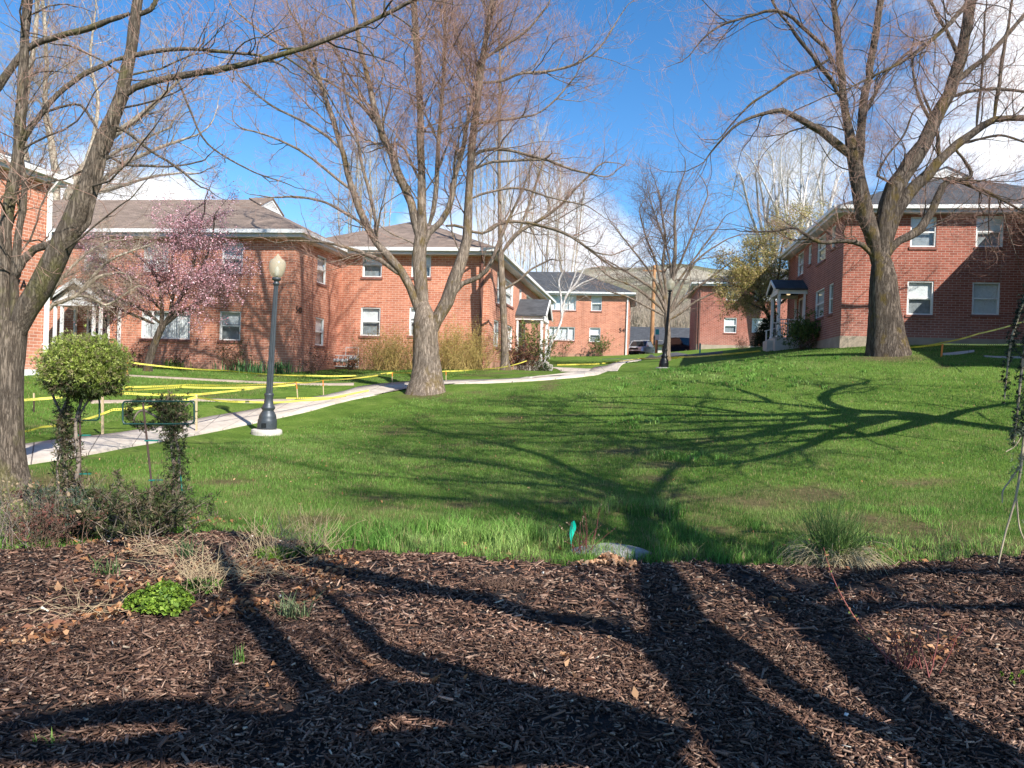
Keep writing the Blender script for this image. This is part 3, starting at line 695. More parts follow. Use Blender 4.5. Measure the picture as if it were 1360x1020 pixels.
# --- B4: far centre, B5: far right, garage
d4 = 70.8; u4 = on_d(835, 430, d4)[0]; ez4 = on_d(780, 391, d4)[1]; zb4 = on_d(780, 473, d4)[1]
B4 = Bld('apartment_building', 'far orange brick building with two wide picture windows left of the silver car', u4, d4, zb4-.4)
op4 = [opening('d', d4, 731, 391.5, 765, 412), opening('d', d4, 785.5, 393, 799, 413), opening('d', d4, 729, 434, 763, 452), opening('d', d4, 783, 435, 797, 454)]
mb = MB(); F4 = B4.front(d4); F4.wall(mb, u4-16, u4, zb4+.2, ez4, op4); B4.right(u4).wall(mb, d4, d4+10, zb4-1, ez4, []); B4.left(u4-16).wall(mb, d4, d4+10, zb4-1, ez4, []); B4.front(d4+10).wall(mb, u4-16, u4, zb4-1, ez4, [])
mb.build('wall', brickA, B4.root); fd = MB(); F4.box(fd, u4-16, u4, zb4-1, zb4+.198, -.2, .004); fd.build('foundation', foundA, B4.root)
rf = MB(); hip(rf, -16, 0, 0, 10, ez4-zb4+.4, 2.5); rf.build('roof', shingleB, B4.root); eaves(B4.root, [((-16, 0, 0, 10), 'flr')], ez4-zb4+.4)
for o, k, s_ in zip(op4, (1, .6, 1, .55), ('picture', 'hung', 'picture', 'hung')): window(B4.root, F4, *o, style=s_, blind=k)
downspout(B4.root, F4, u4-.15, zb4, ez4); a_, z_ = on_d(826, 439, d4); text('54', .55, B4.root, F4, a_, z_, blackmetal)
d5 = 67.6; u5 = on_d(926, 420, d5)[0]; ez5 = on_d(930, 378, d5)[1]; zb5 = on_d(960, 463, d5)[1]
B5 = Bld('apartment_building', 'far brick building streaked by tree shadows, behind the yellow-green tree', u5, d5, zb5-.4)
op5 = [opening('d', d5, 965, 379, 981, 399), opening('d', d5, 1003, 380, 1039, 400), opening('d', d5, 962, 422, 978, 442), opening('d', d5, 999, 423, 1035, 442)]
mb = MB(); F5 = B5.front(d5); F5.wall(mb, u5, u5+14, zb5+.3, ez5, op5); B5.left(u5).wall(mb, d5, d5+10, zb5-1, ez5, []); B5.right(u5+14).wall(mb, d5, d5+10, zb5-1, ez5, []); B5.front(d5+10).wall(mb, u5, u5+14, zb5-1, ez5, [])
mb.build('wall', brickB, B5.root); fd = MB(); F5.box(fd, u5, u5+14, zb5-1, zb5+.298, -.2, .004); fd.build('foundation', found, B5.root)
rf = MB(); hip(rf, 0, 14, 0, 10, ez5-zb5+.4, 1.7); rf.build('roof', shingleB, B5.root); eaves(B5.root, [((0, 14, 0, 10), 'flr')], ez5-zb5+.4)
for o, k, s_ in zip(op5, (.6, 1, .6, 1), ('hung', 'picture', 'hung', 'picture')): window(B5.root, F5, *o, style=s_, blind=k)
downspout(B5.root, F5, u5+.2, zb5-.3, ez5, MATS['brown_pipe'])
d6 = 93; ua, zt6 = on_d(836, 456, d6); ub, _ = on_d(960, 456, d6); zb6 = on_d(880, 475, d6)[1]; zr6 = on_d(880, 436, d6+5)[1]
G6 = Bld('garage', 'low pale garage with long grey shingle roof beyond the parked cars', ua-2, d6, zb6)
mb = MB(); F6 = G6.front(d6); F6.wall(mb, ua-2, ub, zb6-.6, zt6, [[ua+1.2+3.3*k, ua+3.8+3.3*k, zb6, zt6-.3] for k in range(3)]); B_ = Face((0, 0, 0), (1, 0, 0), (0, -1, 0))
mb.add([(0, 0, -.6), (0, 10, -.6), (0, 10, zt6-zb6), (0, 5, zr6-zb6), (0, 0, zt6-zb6)], [(0, 1, 2, 3, 4)]); W6 = ub-ua+2
mb.add([(W6, 0, -.6), (W6, 10, -.6), (W6, 10, zt6-zb6), (W6, 5, zr6-zb6), (W6, 0, zt6-zb6)], [(0, 1, 2, 3, 4)]); mb.build('wall', M_plain('pale_stucco', (.62, .55, .42), .9), G6.root)
rf = MB(); hz = zt6-zb6; rz_ = zr6-zb6
for y0, y1, za, zb_ in ((-.5, 5, hz-.1, rz_), (5, 10.5, rz_, hz-.1)): rf.hexa([(-.3, y0, za), (W6+.3, y0, za), (W6+.3, y1, zb_), (-.3, y1, zb_), (-.3, y0, za+.12), (W6+.3, y0, za+.12), (W6+.3, y1, zb_+.12), (-.3, y1, zb_+.12)])
rf.build('roof', shingleB, G6.root)
for k in range(3):
    dm = MB(); F6.box(dm, ua+1.2+3.3*k, ua+3.8+3.3*k, zb6, zt6-.3, -.12, -.07)
    for q in range(4): F6.box(dm, ua+1.2+3.3*k, ua+3.8+3.3*k, zb6+.5*q+.45, zb6+.5*q+.47, -.069, -.05)
    dm.build('garage_door', M_plain('garage_door_paint', (.66, .62, .52), .6) if k == 0 else MATS['garage_door_paint'], G6.root)
# ------------------------------------------------------------------ branches as batches of tubes
def nrm(a): return a/np.maximum(np.linalg.norm(a, axis=-1, keepdims=True), 1e-9)
def grow(P, D, L, r0, K, rng, wander=.18, trop=(0, 0, .15), tip=.25, rmin=.002):
    N = len(P); pts = np.empty((N, K+1, 3)); pts[:, 0] = P; D = nrm(D); trop = np.asarray(trop, float)
    bend = rng.normal(size=(N, 3))*wander*.5
    for k in range(K):
        D = nrm(D + rng.normal(size=(N, 3))*wander + bend*.6 + trop*(1/K)*2)
        P = P + D*(L/K)[:, None]; pts[:, k+1] = P
    f = np.linspace(0, 1, K+1)[None]
    return pts, np.maximum(r0[:, None]*(1-(1-tip)*f), rmin)
def tubes(pts, rads, n, rough=0, rng=None):
    N, K1, _ = pts.shape
    T = np.empty_like(pts); T[:, 1:-1] = pts[:, 2:]-pts[:, :-2]; T[:, 0] = pts[:, 1]-pts[:, 0]; T[:, -1] = pts[:, -1]-pts[:, -2]; T = nrm(T)
    ref = np.where(np.abs(nrm(pts[:, -1]-pts[:, 0])[:, 2:3]) > .85, [[1.0, 0, 0]], [[0, 0, 1.0]])[:, None, :]
    A = nrm(np.cross(T, ref)); B = np.cross(T, A)
    ang = np.arange(n)*2*math.pi/n
    rr = rads[..., None]*np.ones(n)
    if rough and rng is not None:
        c_ = rng.normal(size=(N, 1, n)); c_ = (c_+np.roll(c_, 1, 2))*.7; rr = rr*(1+rough*1.3*c_+rough*.35*rng.normal(size=rr.shape))
    V = pts[:, :, None, :] + rr[..., None]*(A[:, :, None, :]*np.cos(ang)[:, None]+B[:, :, None, :]*np.sin(ang)[:, None])
    i = np.arange(N*K1*n).reshape(N, K1, n); j = np.roll(i, -1, 2)
    Q = np.stack([i[:, :-1], j[:, :-1], j[:, 1:], i[:, 1:]], -1).reshape(-1, 4)
    return V.reshape(-1, 3), Q
def kids(pts, rads, lens, dens, rng, tmin=.15, ang=(35, 65), lfac=.5, lvar=.35, taper=.55, lmin=.05, rfac=.55, rk=.010, lmax=99, up=0.0, end=True):
    N, K1, _ = pts.shape
    n = np.maximum(rng.poisson(lens*dens*(1-tmin)), 0); idx = np.repeat(np.arange(N), n)
    if not len(idx): return None
    t = tmin+(1-tmin)*rng.random(len(idx))**.85
    f = t*(K1-1); i = np.minimum(f.astype(int), K1-2); u = (f-i)[:, None]
    P = pts[idx, i]*(1-u)+pts[idx, i+1]*u; T = nrm(pts[idx, i+1]-pts[idx, i])
    pr = rads[idx, i]*(1-u[:, 0])+rads[idx, i+1]*u[:, 0]
    rnd = rng.normal(size=(len(idx), 3)); rnd[:, 2] += up; S = nrm(rnd-(rnd*T).sum(1, keepdims=True)*T)
    a = np.radians(rng.uniform(*ang, len(idx)))[:, None]
    D = T*np.cos(a)+S*np.sin(a)
    L = np.clip(lens[idx]*lfac*(1-taper*t)*(1+lvar*rng.normal(size=len(idx))), lmin, lmax)
    r = np.minimum(pr*rfac, L*rk+.002)
    if end:   # every branch runs out into a thin leader
        Te = nrm(pts[:, -1]-pts[:, -2]); Le = np.clip(lens*lfac*.8, lmin, lmax); P = np.r_[P, pts[:, -1]]; D = np.r_[D, Te]; L = np.r_[L, Le]; r = np.r_[r, rads[:, -1]*.95]
    return P, D, L, r
def limb_pts(spec, D):
    """spec rows (px,py,width_px[,extra depth])"""
    P = []; W = []
    for q in spec:
        dd = q[3] if len(q) > 3 else 0
        P.append(at(q[0], q[1], D+dd)); W.append(q[2]*(D+dd)/FPX/2)
    P = np.array(P); C = catmull(np.c_[P, W], 18); return C[:, :3], np.maximum(C[:, 3], .004)
def make_tree(name, label, D, trunk, limbs, levels, bark, twig, seed=1, group=None, flare=None, base_fix=True, cat='tree', wood='trunk', extra=None, pts3d=None, sides=12, cull=False, lw=.86):
    """trunk+limbs -> one mesh 'trunk'; everything finer -> 'crown'. levels: list of dicts for kids()/grow()"""
    rng = np.random.default_rng(seed)
    if pts3d is None:
        L_ = [limb_pts(trunk, D)]+[limb_pts(l, D) for l in limbs]; L_ = L_[:1]+[(a_, b_*lw*np.r_[.5, .82, .95, np.ones(15)]) for a_, b_ in L_[1:]]
    else:
        L_ = []
        for l in pts3d:
            C = catmull(np.array(l, float), 18); L_.append((C[:, :3], C[:, 3]))
    base = L_[0][0][0].copy()
    gz0 = float(gsurf(base[0], base[1])[0])
    if base_fix:
        dz = gz0-base[2]
        w_ = np.clip(1-np.linspace(0, 1, 18)*1.5, 0, 1)
        L_[0][0][:, 2] += dz*w_
        base = L_[0][0][0].copy()
    tp, tr = L_[0]
    r1 = tr[1:4].mean(); k = np.linspace(0, 1, 18)
    h_ = tp[:, 2]-tp[0, 2]
    tr *= 1+(flare or .35)*np.exp(-np.maximum(h_, 0)/(r1*1.1))
    tp[0, 2] -= .12
    root = empty(name, (base[0], base[1], base[2]), 0, label, cat, group)
    o3 = np.array([base[0], base[1], base[2]])
    pts = np.stack([l[0] for l in L_]); rds = np.stack([l[1] for l in L_])
    # small natural wobble on the limbs
    wob = rng.normal(size=pts.shape)*rds[..., None]*.10; wob[0] = 0; pts = pts+wob; rn = 1+.05*rng.normal(size=rds.shape); rn[0] = 1; rds = rds*rn
    V, Q = tubes(pts-o3, rds, sides, .035, rng)
    # flutes at the foot
    lens = np.linalg.norm(np.diff(pts, axis=1), axis=2).sum(1)
    VV, QQ = [V], [Q]; n0 = len(V)
    cur = (pts, rds, lens); TV, TQ, m0 = [], [], 0; tips = []
    skip0 = True
    for li, lv in enumerate(levels):
        lv = dict(lv); K = lv.pop('K', 5); wn = lv.pop('wander', .2); tr_ = lv.pop('trop', (0, 0, .2)); sd = lv.pop('n', 4); towood = lv.pop('wood', False); tip = lv.pop('tip', .3)
        p_, r_, l_ = cur
        if li == 0: p_, r_, l_ = p_[1:], r_[1:], l_[1:]
        k_ = kids(p_, r_, l_, rng=rng, **lv)
        if k_ is None: break
        P, Dd, L, r = k_
        np_, nr_ = grow(P, Dd, L, r, K, rng, wn, tr_, tip)
        if cull:   # limbs of the trees outside the frame that would reach into it were pruned
            q_ = np_-CAM; dz_ = q_@Fv; dz2 = np.maximum(dz_, .05); ix = (q_@Rv)/dz2*FPX+CX; iy = CY-(q_@Uv)/dz2*FPX
            ok = ~((dz_ > .02) & (ix > -60) & (ix < 1420) & (iy > -60) & (iy < 1090)).any(1) & (np_[:, :, 2].min(1) > 1.2) & ((dz_ < -.3) | (np.abs(q_[:, :, 0]) > .9)).all(1); np_, nr_, L = np_[ok], nr_[ok], L[ok]
        cur = (np_, nr_, L); tips.append((np_, nr_, L))
        v, q = tubes(np_-o3, nr_, sd)
        if towood: VV.append(v); QQ.append(q+n0); n0 += len(v)
        else: TV.append(v); TQ.append(q+m0); m0 += len(v)
    npmesh(wood, np.concatenate(VV), np.concatenate(QQ), bark, root, smooth=True)
    if TV: npmesh('crown', np.concatenate(TV), np.concatenate(TQ), twig, root, smooth=True)
    if extra: extra(root, o3, tips, rng)
    return root, tips, o3
def leaves(name, P, size, cols, mat, parent=None, rng=None, aspect=.5, up=0.0, svar=.4, curl=0.0):
    """one quad (bent) per point"""
    rng = rng or RNG; N = len(P); n = nrm(rng.normal(size=(N, 3))+np.array([0, 0, up])); a = nrm(np.cross(n, rng.normal(size=(N, 3)))); b = np.cross(n, a)
    size = np.broadcast_to(size, (N,)); s = np.clip(size*(1+svar*rng.normal(size=N)), size*.3, size*2.2)[:, None]
    t0 = P-a*s*.5; t1 = P+a*s*.5; m1 = P+b*s*.5*aspect+n*s*curl; m2 = P-b*s*.5*aspect+n*s*curl
    V = np.stack([t0, m2, t1, m1], 1).reshape(-1, 3); Q = np.arange(4*N).reshape(N, 4)
    c = np.array(cols)[rng.integers(0, len(cols), N)]*(1+.25*rng.normal(size=(N, 1))); c = np.clip(c, .003, 1)
    return npmesh(name, V, Q, mat, parent, col=np.repeat(c, 4, 0))
def tip_points(tips, n, rng, lo=.2):
    p, r, L = tips; i = rng.integers(0, len(p), n); f = (lo+(1-lo)*rng.random(n))*(p.shape[1]-1); k = np.minimum(f.astype(int), p.shape[1]-2); u = (f-k)[:, None]
    return p[i, k]*(1-u)+p[i, k+1]*u

STD = [dict(dens=3.6, tmin=.15, ang=(28, 60), lfac=.40, taper=.4, lmax=3.4, lmin=.6, K=9, wander=.17, trop=(0, 0, .30), n=5, wood=True, rk=.0085, rfac=.5),
       dict(dens=4.2, tmin=.10, ang=(28, 62), lfac=.48, taper=.4, lmax=1.8, lmin=.3, K=6, wander=.17, trop=(0, 0, .2), n=4, rk=.0065),
       dict(dens=6.0, tmin=.08, ang=(25, 62), lfac=.5, taper=.3, lmax=.9, lmin=.18, K=4, wander=.16, trop=(0, 0, .12), n=3, rk=.005, tip=.6),
       dict(dens=5.0, tmin=.1, ang=(25, 60), lfac=.6, lmax=.5, lmin=.14, K=2, wander=.15, trop=(0, 0, .1), n=3, rk=.005, tip=.7)]
def lv(base, **k):
    out = []
    for i, d in enumerate(base):
        d = dict(d)
        for kk, vv in k.items():
            if isinstance(vv, (list, tuple)) and kk != 'trop' and i < len(vv) and vv[i] is not None: d[kk] = vv[i]
            elif kk == 'trop': d[kk] = vv
        out.append(d)
    return out

# T1 left foreground
make_tree('deciduous_tree', 'near bare tree at the left frame edge with a thick limb leaning right', 9.6,
  [(6,646,50),(5,620,46),(4,560,45),(3,500,46),(5,460,48),(12,425,42)],
  [[(12,468,34),(26,420,38),(55,375,36),(84,320,35),(100,290,35),(118,240,31),(132,200,28),(148,160,24),(160,128,22),(170,90,18),(176,50,17),(186,-30,14)],
   [(10,450,30),(5,400,22),(6,330,19),(12,270,17),(20,230,17),(26,170,16),(31,100,14),(34,40,13),(40,-40,12)],
   [(14,440,16),(19,400,13),(20,353,13),(25,310,12),(32,262,10),(31,231,8),(28,190,6),(30,140,5)],
   [(17,375,12),(30,347,13),(45,332,13),(62,326,13),(76,322,13)],
   [(158,132,14),(175,118,13),(190,111,12),(225,104,11),(300,90,10),(350,79,9),(400,65,8),(440,50,8),(500,25,7),(570,-10,6)],
   [(150,80,8),(200,69,7),(250,65,6),(300,69,5),(340,73,4),(355,78,4)],
   [(172,18,10),(150,26,9),(118,37,10),(68,51,10),(34,66,10),(0,112,12),(-30,150,12)],
   [(155,78,7),(135,88,8),(112,98,8),(85,118,8),(68,135,8),(50,158,8),(37,176,8),(22,213,7),(15,240,5)],
   [(104,312,11),(117,297,7),(124,268,7),(139,212,6),(145,180,5),(152,140,4)],
   [(143,160,5),(175,180,5),(200,200,4.5),(235,222,4),(262,245,3)],
   [(140,205,4),(165,218,4),(190,220,4),(230,221,3),(268,214,2.5)],
   [(135,182,4),(110,142,4),(90,140,4),(62,148,4)],
   [(176,20,9),(200,12,8),(215,-20,7)],
   [(395,64,5),(370,68,3),(420,105,3),(450,150,2.5),(480,200,2)],
   [(235,104,4),(250,140,3.5),(275,190,3),(330,225,2.5),(370,240,2)]],
  [dict(dens=4.2, tmin=.2, ang=(35, 70), lfac=.38, taper=.4, lmax=1.7, lmin=.3, K=8, wander=.2, trop=(0, 0, .15), n=5, wood=True, rk=.0075),
   dict(dens=5.5, tmin=.12, ang=(30, 65), lfac=.5, lmax=.9, lmin=.15, K=6, wander=.2, trop=(0, 0, .1), n=4, rk=.006),
   dict(dens=6.5, tmin=.1, ang=(25, 65), lfac=.6, lmax=.4, lmin=.08, K=4, wander=.2, trop=(0, 0, .05), n=3, rk=.005, tip=.5),
   dict(dens=8, tmin=.1, ang=(25, 65), lfac=.6, lmax=.2, lmin=.05, K=2, wander=.2, n=3, rk=.005, tip=.6)],
  barkN, twigR, seed=5, lw=.8, flare=.25, sides=18)

# T2 centre tree
make_tree('deciduous_tree', 'large multi-stemmed bare tree standing beside the sidewalk in the middle of the lawn', 25,
  [(565,522,44),(566,508,40),(566,490,37),(565,460,34),(564,430,32),(562,408,20),(561,396,8)],
  [[(562,425,25),(559,390,24),(557,350,23),(559,315,21),(561,290,14),(560,250,13),(559,200,12),(557,130,11),(553,60,10),(549,0,9),(546,-60,8)],
   [(559,340,16),(553,300,15),(544,265,15),(531,235,14),(520,205,13),(508,180,12),(500,155,11),(490,110,8),(478,60,7),(468,0,6),(462,-50,5)],
   [(562,330,14),(572,305,13),(590,290,11),(600,262,10),(605,235,8),(613,205,8),(620,165,7),(632,110,7),(645,50,6),(655,-20,5)],
   [(562,430,22),(550,395,17),(540,370,16),(525,352,14),(510,335,14),(497,318,13),(486,298,12),(475,270,11),(465,240,10),(456,205,9),(446,170,8),(432,130,7),(418,85,6),(400,40,4)],
   [(543,372,8),(525,360,8),(505,346,8),(482,336,7),(460,329,5),(430,322,4),(400,320,3)],
   [(499,322,7),(498,290,6),(492,260,6),(480,215,5),(474,180,5),(462,140,4),(455,100,3)],
   [(571,455,20),(581,425,24),(590,408,24),(599,385,23),(608,360,20),(616,338,17),(621,305,14),(622,270,13),(624,230,12),(626,200,12),(631,160,11),(637,110,11),(644,60,9),(652,10,8),(660,-40,7)],
   [(600,395,8),(614,377,9),(632,370,8),(648,357,8),(656,340,7),(664,318,6),(676,290,5),(690,262,4),(702,230,3)],
   [(570,300,10),(577,270,9),(580,240,8),(582,190,7),(587,130,6),(591,60,6),(590,0,5),(588,-40,4)],
   [(622,215,6),(635,202,6),(655,198,6),(680,200,5),(705,207,5),(725,212,5),(760,225,4),(790,232,3)],
   [(628,225,5),(650,216,4),(675,214,4),(700,212,4),(716,212,4)],
   [(632,165,6),(660,160,5),(690,156,4),(715,150,3),(740,130,3),(765,100,2.5)],
   [(638,110,6),(665,108,5),(690,98,4),(725,95,4),(765,85,3.5),(795,65,3),(815,35,2.5)],
   [(640,80,5),(670,60,5),(700,40,4),(725,10,3)],
   [(557,240,5),(546,215,4),(535,195,4),(520,192,3),(500,198,3)],
   [(470,255,6),(448,238,5),(420,215,4),(390,195,4),(355,180,3),(320,170,2.5)],
   [(455,200,6),(430,178,5),(400,160,4),(360,140,3.5),(330,115,3)],
   [(487,300,6),(462,285,5),(435,270,4),(400,262,4),(365,262,3)],
   [(420,90,5),(390,70,4),(350,45,3.5),(320,20,3)],
   [(505,170,6),(480,140,5),(455,120,4),(430,105,3.5)],
   [(592,300,6),(610,300,5),(640,310,4.5),(668,296,4),(700,296,4),(745,308,3.5),(790,335,3)],
   [(622,265,5),(650,255,4),(690,250,4),(730,262,3),(775,272,2.5)],
   [(520,205,5),(500,160,4),(470,110,4),(440,60,3)]],
  lv(STD, dens=[3.0, 4.4, 6.5, 4], lmax=[2.9, 1.6, .8, .45]), barkT, twigR, seed=12, flare=.3, lw=.8, sides=16)

# T2b slim tree by the mid building
make_tree('deciduous_tree', 'slim bare tree growing close to the corner of building 540, behind the big centre tree', 34,
  [(672,488,15),(671,478,12),(670,440,10),(668,400,10),(666,360,9),(665,335,9)],
  [[(665,340,8),(664,290,6),(663,240,5.5),(663,180,5),(664,120,4),(664,60,3)],
   [(667,335,7),(680,318,7),(692,306,6),(708,297,5),(725,287,5),(745,272,4),(765,250,3.5),(790,225,3)],
   [(640,312,3),(655,300,4),(675,294,4.5),(700,296,5),(715,299,5),(740,306,5),(765,318,4),(790,337,3.5),(815,355,3)],
   [(690,306,5),(700,280,4),(710,250,4),(722,215,3)],
   [(668,385,4),(690,372,3),(705,358,3),(730,345,2.5)]],
  lv(STD, dens=[2.2, 3, 4, 5]), barkT, twigR, seed=21, sides=10)

# T3 right tree
make_tree('deciduous_tree', 'massive dark barked bare tree on the rise in front of the right brick building', 27,
  [(1180,471,46),(1178,460,45),(1176,430,42),(1174,400,38),(1173,372,34),(1171,345,24),(1170,328,8)],
  [[(1165,350,34),(1160,320,28),(1152,290,27),(1143,255,24),(1137,220,23),(1132,200,20),(1127,170,14),(1122,145,12),(1119,115,11),(1116,85,11),(1113,50,10),(1108,10,9),(1104,-30,8)],
   [(1139,225,16),(1143,195,15),(1144,170,14),(1147,140,13),(1153,105,12),(1159,70,11),(1165,35,11),(1169,5,10),(1176,-30,9)],
   [(1135,212,16),(1122,200,15),(1108,188,14),(1092,176,12),(1070,163,11),(1052,153,9),(1035,145,8),(1020,150,6),(1000,155,5),(975,168,4),(950,195,3),(935,215,2)],
   [(1113,125,9),(1104,106,8),(1090,90,7),(1076,70,6),(1062,54,6),(1050,35,5),(1030,10,4),(1020,-15,4)],
   [(1108,84,8),(1098,66,7),(1085,53,6),(1065,35,6),(1045,18,6),(1022,14,5),(1001,20,4.5),(980,26,4),(961,32,4),(940,45,3),(923,64,2)],
   [(1101,79,6),(1078,92,5),(1052,101,5),(1025,120,4),(1001,135,4),(985,150,3),(967,170,3)],
   [(1170,345,34),(1172,305,29),(1180,275,28),(1188,250,28),(1203,225,26),(1222,200,25),(1238,168,23),(1255,135,21),(1267,110,19),(1276,75,18),(1283,40,16),(1290,0,15),(1300,-40,13)],
   [(1172,350,28),(1180,310,23),(1194,275,21),(1210,255,19),(1228,236,18),(1243,220,17),(1258,205,15),(1272,193,14),(1288,180,13),(1300,171,12),(1313,162,11),(1328,158,10),(1362,157,9),(1400,165,7)],
   [(1320,160,7),(1323,135,6),(1327,112,6),(1331,80,6),(1336,51,5),(1341,20,4),(1346,-15,4)],
   [(1297,170,5),(1299,145,4.5),(1303,115,4),(1306,68,4),(1308,20,3)],
   [(1248,212,8),(1246,195,7),(1245,178,6),(1238,155,5),(1228,130,4)],
   [(1176,345,18),(1184,328,14),(1196,318,13),(1212,310,14),(1224,302,13),(1232,290,12),(1240,275,11),(1248,255,11),(1256,243,10),(1268,237,9),(1289,247,6),(1316,257,5),(1350,276,3.5),(1380,290,3)],
   [(1256,243,7),(1275,240,7),(1290,232,6),(1282,215,5),(1270,200,4)],
   [(1168,350,14),(1156,335,10),(1146,326,9),(1132,321,8),(1115,320,7),(1092,322,7),(1078,317,6),(1066,309,5),(1053,302,4),(1035,306,3.5),(1010,308,3),(990,307,2)],
   [(1268,110,10),(1285,95,9),(1305,80,8),(1330,55,7),(1360,20,6)],
   [(1282,190,6),(1300,185,4),(1330,180,4),(1365,190,3)],
   [(1262,130,6),(1285,122,5),(1320,118,5),(1365,122,4)],
   [(1300,-45,9),(1290,-5,8,-1.5),(1262,30,7,-3),(1235,55,6,-3.5),(1205,78,5,-4),(1170,96,4,-4),(1122,120,2.5,-4)],
   [(1190,250,5),(1175,238,4),(1165,232,4),(1180,205,3),(1200,180,3),(1212,150,2.5)],
   [(1145,155,6),(1160,130,5),(1175,100,4),(1205,70,4)],
   [(1240,165,7),(1225,140,5),(1215,110,4),(1210,70,4)],
   [(1275,80,8),(1262,50,6),(1245,20,5),(1232,-10,4)]],
  lv(STD, dens=[3.0, 4.2, 6, 4], lmax=[2.7, 1.6, .8, .45]), barkD, twigR, seed=33, flare=.3, lw=.8, sides=18)

# T4 far middle tree
make_tree('deciduous_tree', 'spreading bare tree just behind the far lamp post', 46,
  [(885,476,11),(886,465,9),(887,445,8),(886,430,8),(886,415,8)],
  [[(886,418,5),(868,400,4),(840,380,3),(810,368,2.2),(790,350,1.5)],[(889,416,5),(915,390,4),(945,368,3),(975,345,2)],[(884,400,4),(862,360,3),(835,325,2.5),(815,300,1.5)],[(896,380,4),(925,340,3),(955,300,2)],[(893,390,4),(888,340,3),(868,280,2),(860,250,1)],
   [(886,418,7),(880,403,6),(868,385,4),(850,372,3.5),(830,360,3),(805,345,2)],
   [(886,415,6),(882,395,5),(876,370,4),(870,345,3.5),(858,315,3),(850,285,2)],
   [(887,415,7),(890,395,6),(893,370,6),(896,345,6),(897,320,5),(896,290,4),(900,255,3)],
   [(888,418,6),(898,395,5),(907,375,4),(920,352,4),(938,335,3),(965,318,2)],
   [(886,415,5),(884,380,4.5),(880,350,4),(884,320,3.5),(880,290,3),(875,255,2)],
   [(893,372,4),(905,345,3.5),(918,315,3),(930,285,2.5),(940,260,2)],
   [(889,425,4),(905,415,3.5),(925,400,3),(950,388,2)],
   [(884,420,4),(860,408,3),(835,395,3),(812,388,2)]],
  lv(STD, dens=[3.8, 3.4, 3.6, 3.5], lmax=[3.4, 2.0, 1.1, .5], lmin=[.9, .5, .25, .15], trop=(0, 0, .1)), barkT, twigD, seed=44, sides=8)

# T7 big pale tree behind the left buildings
make_tree('deciduous_tree', 'tall pale barked bare tree rising behind the left brick buildings', 41,
  [(75,492,26),(76,470,22),(75,420,21),(72,360,20),(70,330,20)],
  [[(70,335,17),(60,290,15),(40,240,12),(30,180,11),(35,120,9),(45,60,7),(50,0,5)],
   [(72,335,16),(85,280,14),(105,230,12),(150,180,10),(185,155,8),(215,128,6),(240,105,4)],
   [(72,340,14),(75,270,12),(70,200,10),(60,140,8),(62,80,6),(58,10,5)],
   [(85,285,9),(130,245,8),(170,215,6),(215,195,5),(260,180,3)],
   [(72,300,9),(100,262,7),(150,250,5),(200,235,4),(235,230,3)],
   [(50,260,8),(15,220,6),(-10,180,5),(-30,140,4)],
   [(110,225,7),(125,180,6),(130,130,5),(120,80,4),(125,30,3)],
   [(100,240,6),(150,205,5),(190,185,4),(225,170,3)]],
  lv(STD, dens=[3.6, 3.6, 3.8, 3], lmax=[3.4, 2.0, 1.0, .5]), barkP, twigB, seed=55, sides=10)

# T8 beige spreading tree left of the plum
make_tree('deciduous_tree', 'low spreading bare beige tree in front of the left porch', 27.5,
  [(52,500,12),(52,480,10),(54,450,9),(56,415,9)],
  [[(56,420,8),(70,405,7),(90,398,6),(110,385,6),(130,368,5),(155,362,3)],
   [(56,415,7),(75,380,5),(100,350,4),(125,330,3),(150,318,2)],
   [(100,392,5),(120,395,4),(140,405,4),(155,398,3),(175,385,2)],
   [(56,415,6),(70,370,5),(85,335,4),(95,310,3)],
   [(105,388,4),(140,350,4),(170,335,3),(200,325,2)],
   [(62,405,5),(45,370,4),(35,340,3)]],
  lv(STD, dens=[9, 8, 8, 6], lmax=[2.4, 1.4, .7, .35], trop=(0, 0, -.02)), barkP, twigB, seed=66, sides=8)

# T9 plum in blossom
def blossom(root, o3, tips, rng):
    P = np.concatenate([tip_points(tips[1], 12000, rng), tip_points(tips[2], 32000, rng)])+rng.normal(size=(44000, 3))*.08-o3
    # blossoms are denser towards the top right of the crown
    pal = [(.62, .33, .38), (.74, .47, .52), (.50, .24, .28), (.78, .56, .60), (.42, .20, .22)]
    leaves('blossom', P, .040, pal, leafM, root, rng, .8)
make_tree('plum_tree', 'pink flowering plum tree leaning against the facade of building 540', 28.5,
  [(196,487,11),(200,470,10),(208,450,9),(216,432,9)],
  [[(214,438,8),(228,415,7),(245,385,6),(256,355,5),(262,322,4),(268,292,3)],
   [(214,436,7),(215,405,6),(210,375,5),(195,350,4),(175,335,3)],
   [(216,434,7),(240,415,5),(265,400,4),(290,385,3),(305,365,2)],[(205,430,5),(170,415,4),(140,400,3),(120,380,2)],[(200,400,4),(165,370,3),(135,345,2),(115,330,1.5)],
   [(225,420,6),(232,380,5),(228,350,4),(236,318,3),(246,292,3)],
   [(214,430,6),(190,412,5),(165,400,4),(140,390,3)],
   [(245,388,5),(270,350,4),(282,315,3),(285,285,2)],
   [(212,410,5),(185,380,4),(160,360,3),(140,350,3)],
   [(230,385,4),(250,370,4),(275,372,3),(300,350,2)]],
  lv(STD, dens=[7, 6, 6, 4], lmax=[1.9, 1.1, .6, .3], lmin=[.4, .2, .15, .1], tmin=[.1, .1, .1, .1], trop=(0, 0, -.06)), barkD, twigD, seed=77, extra=blossom, sides=8, flare=.2)

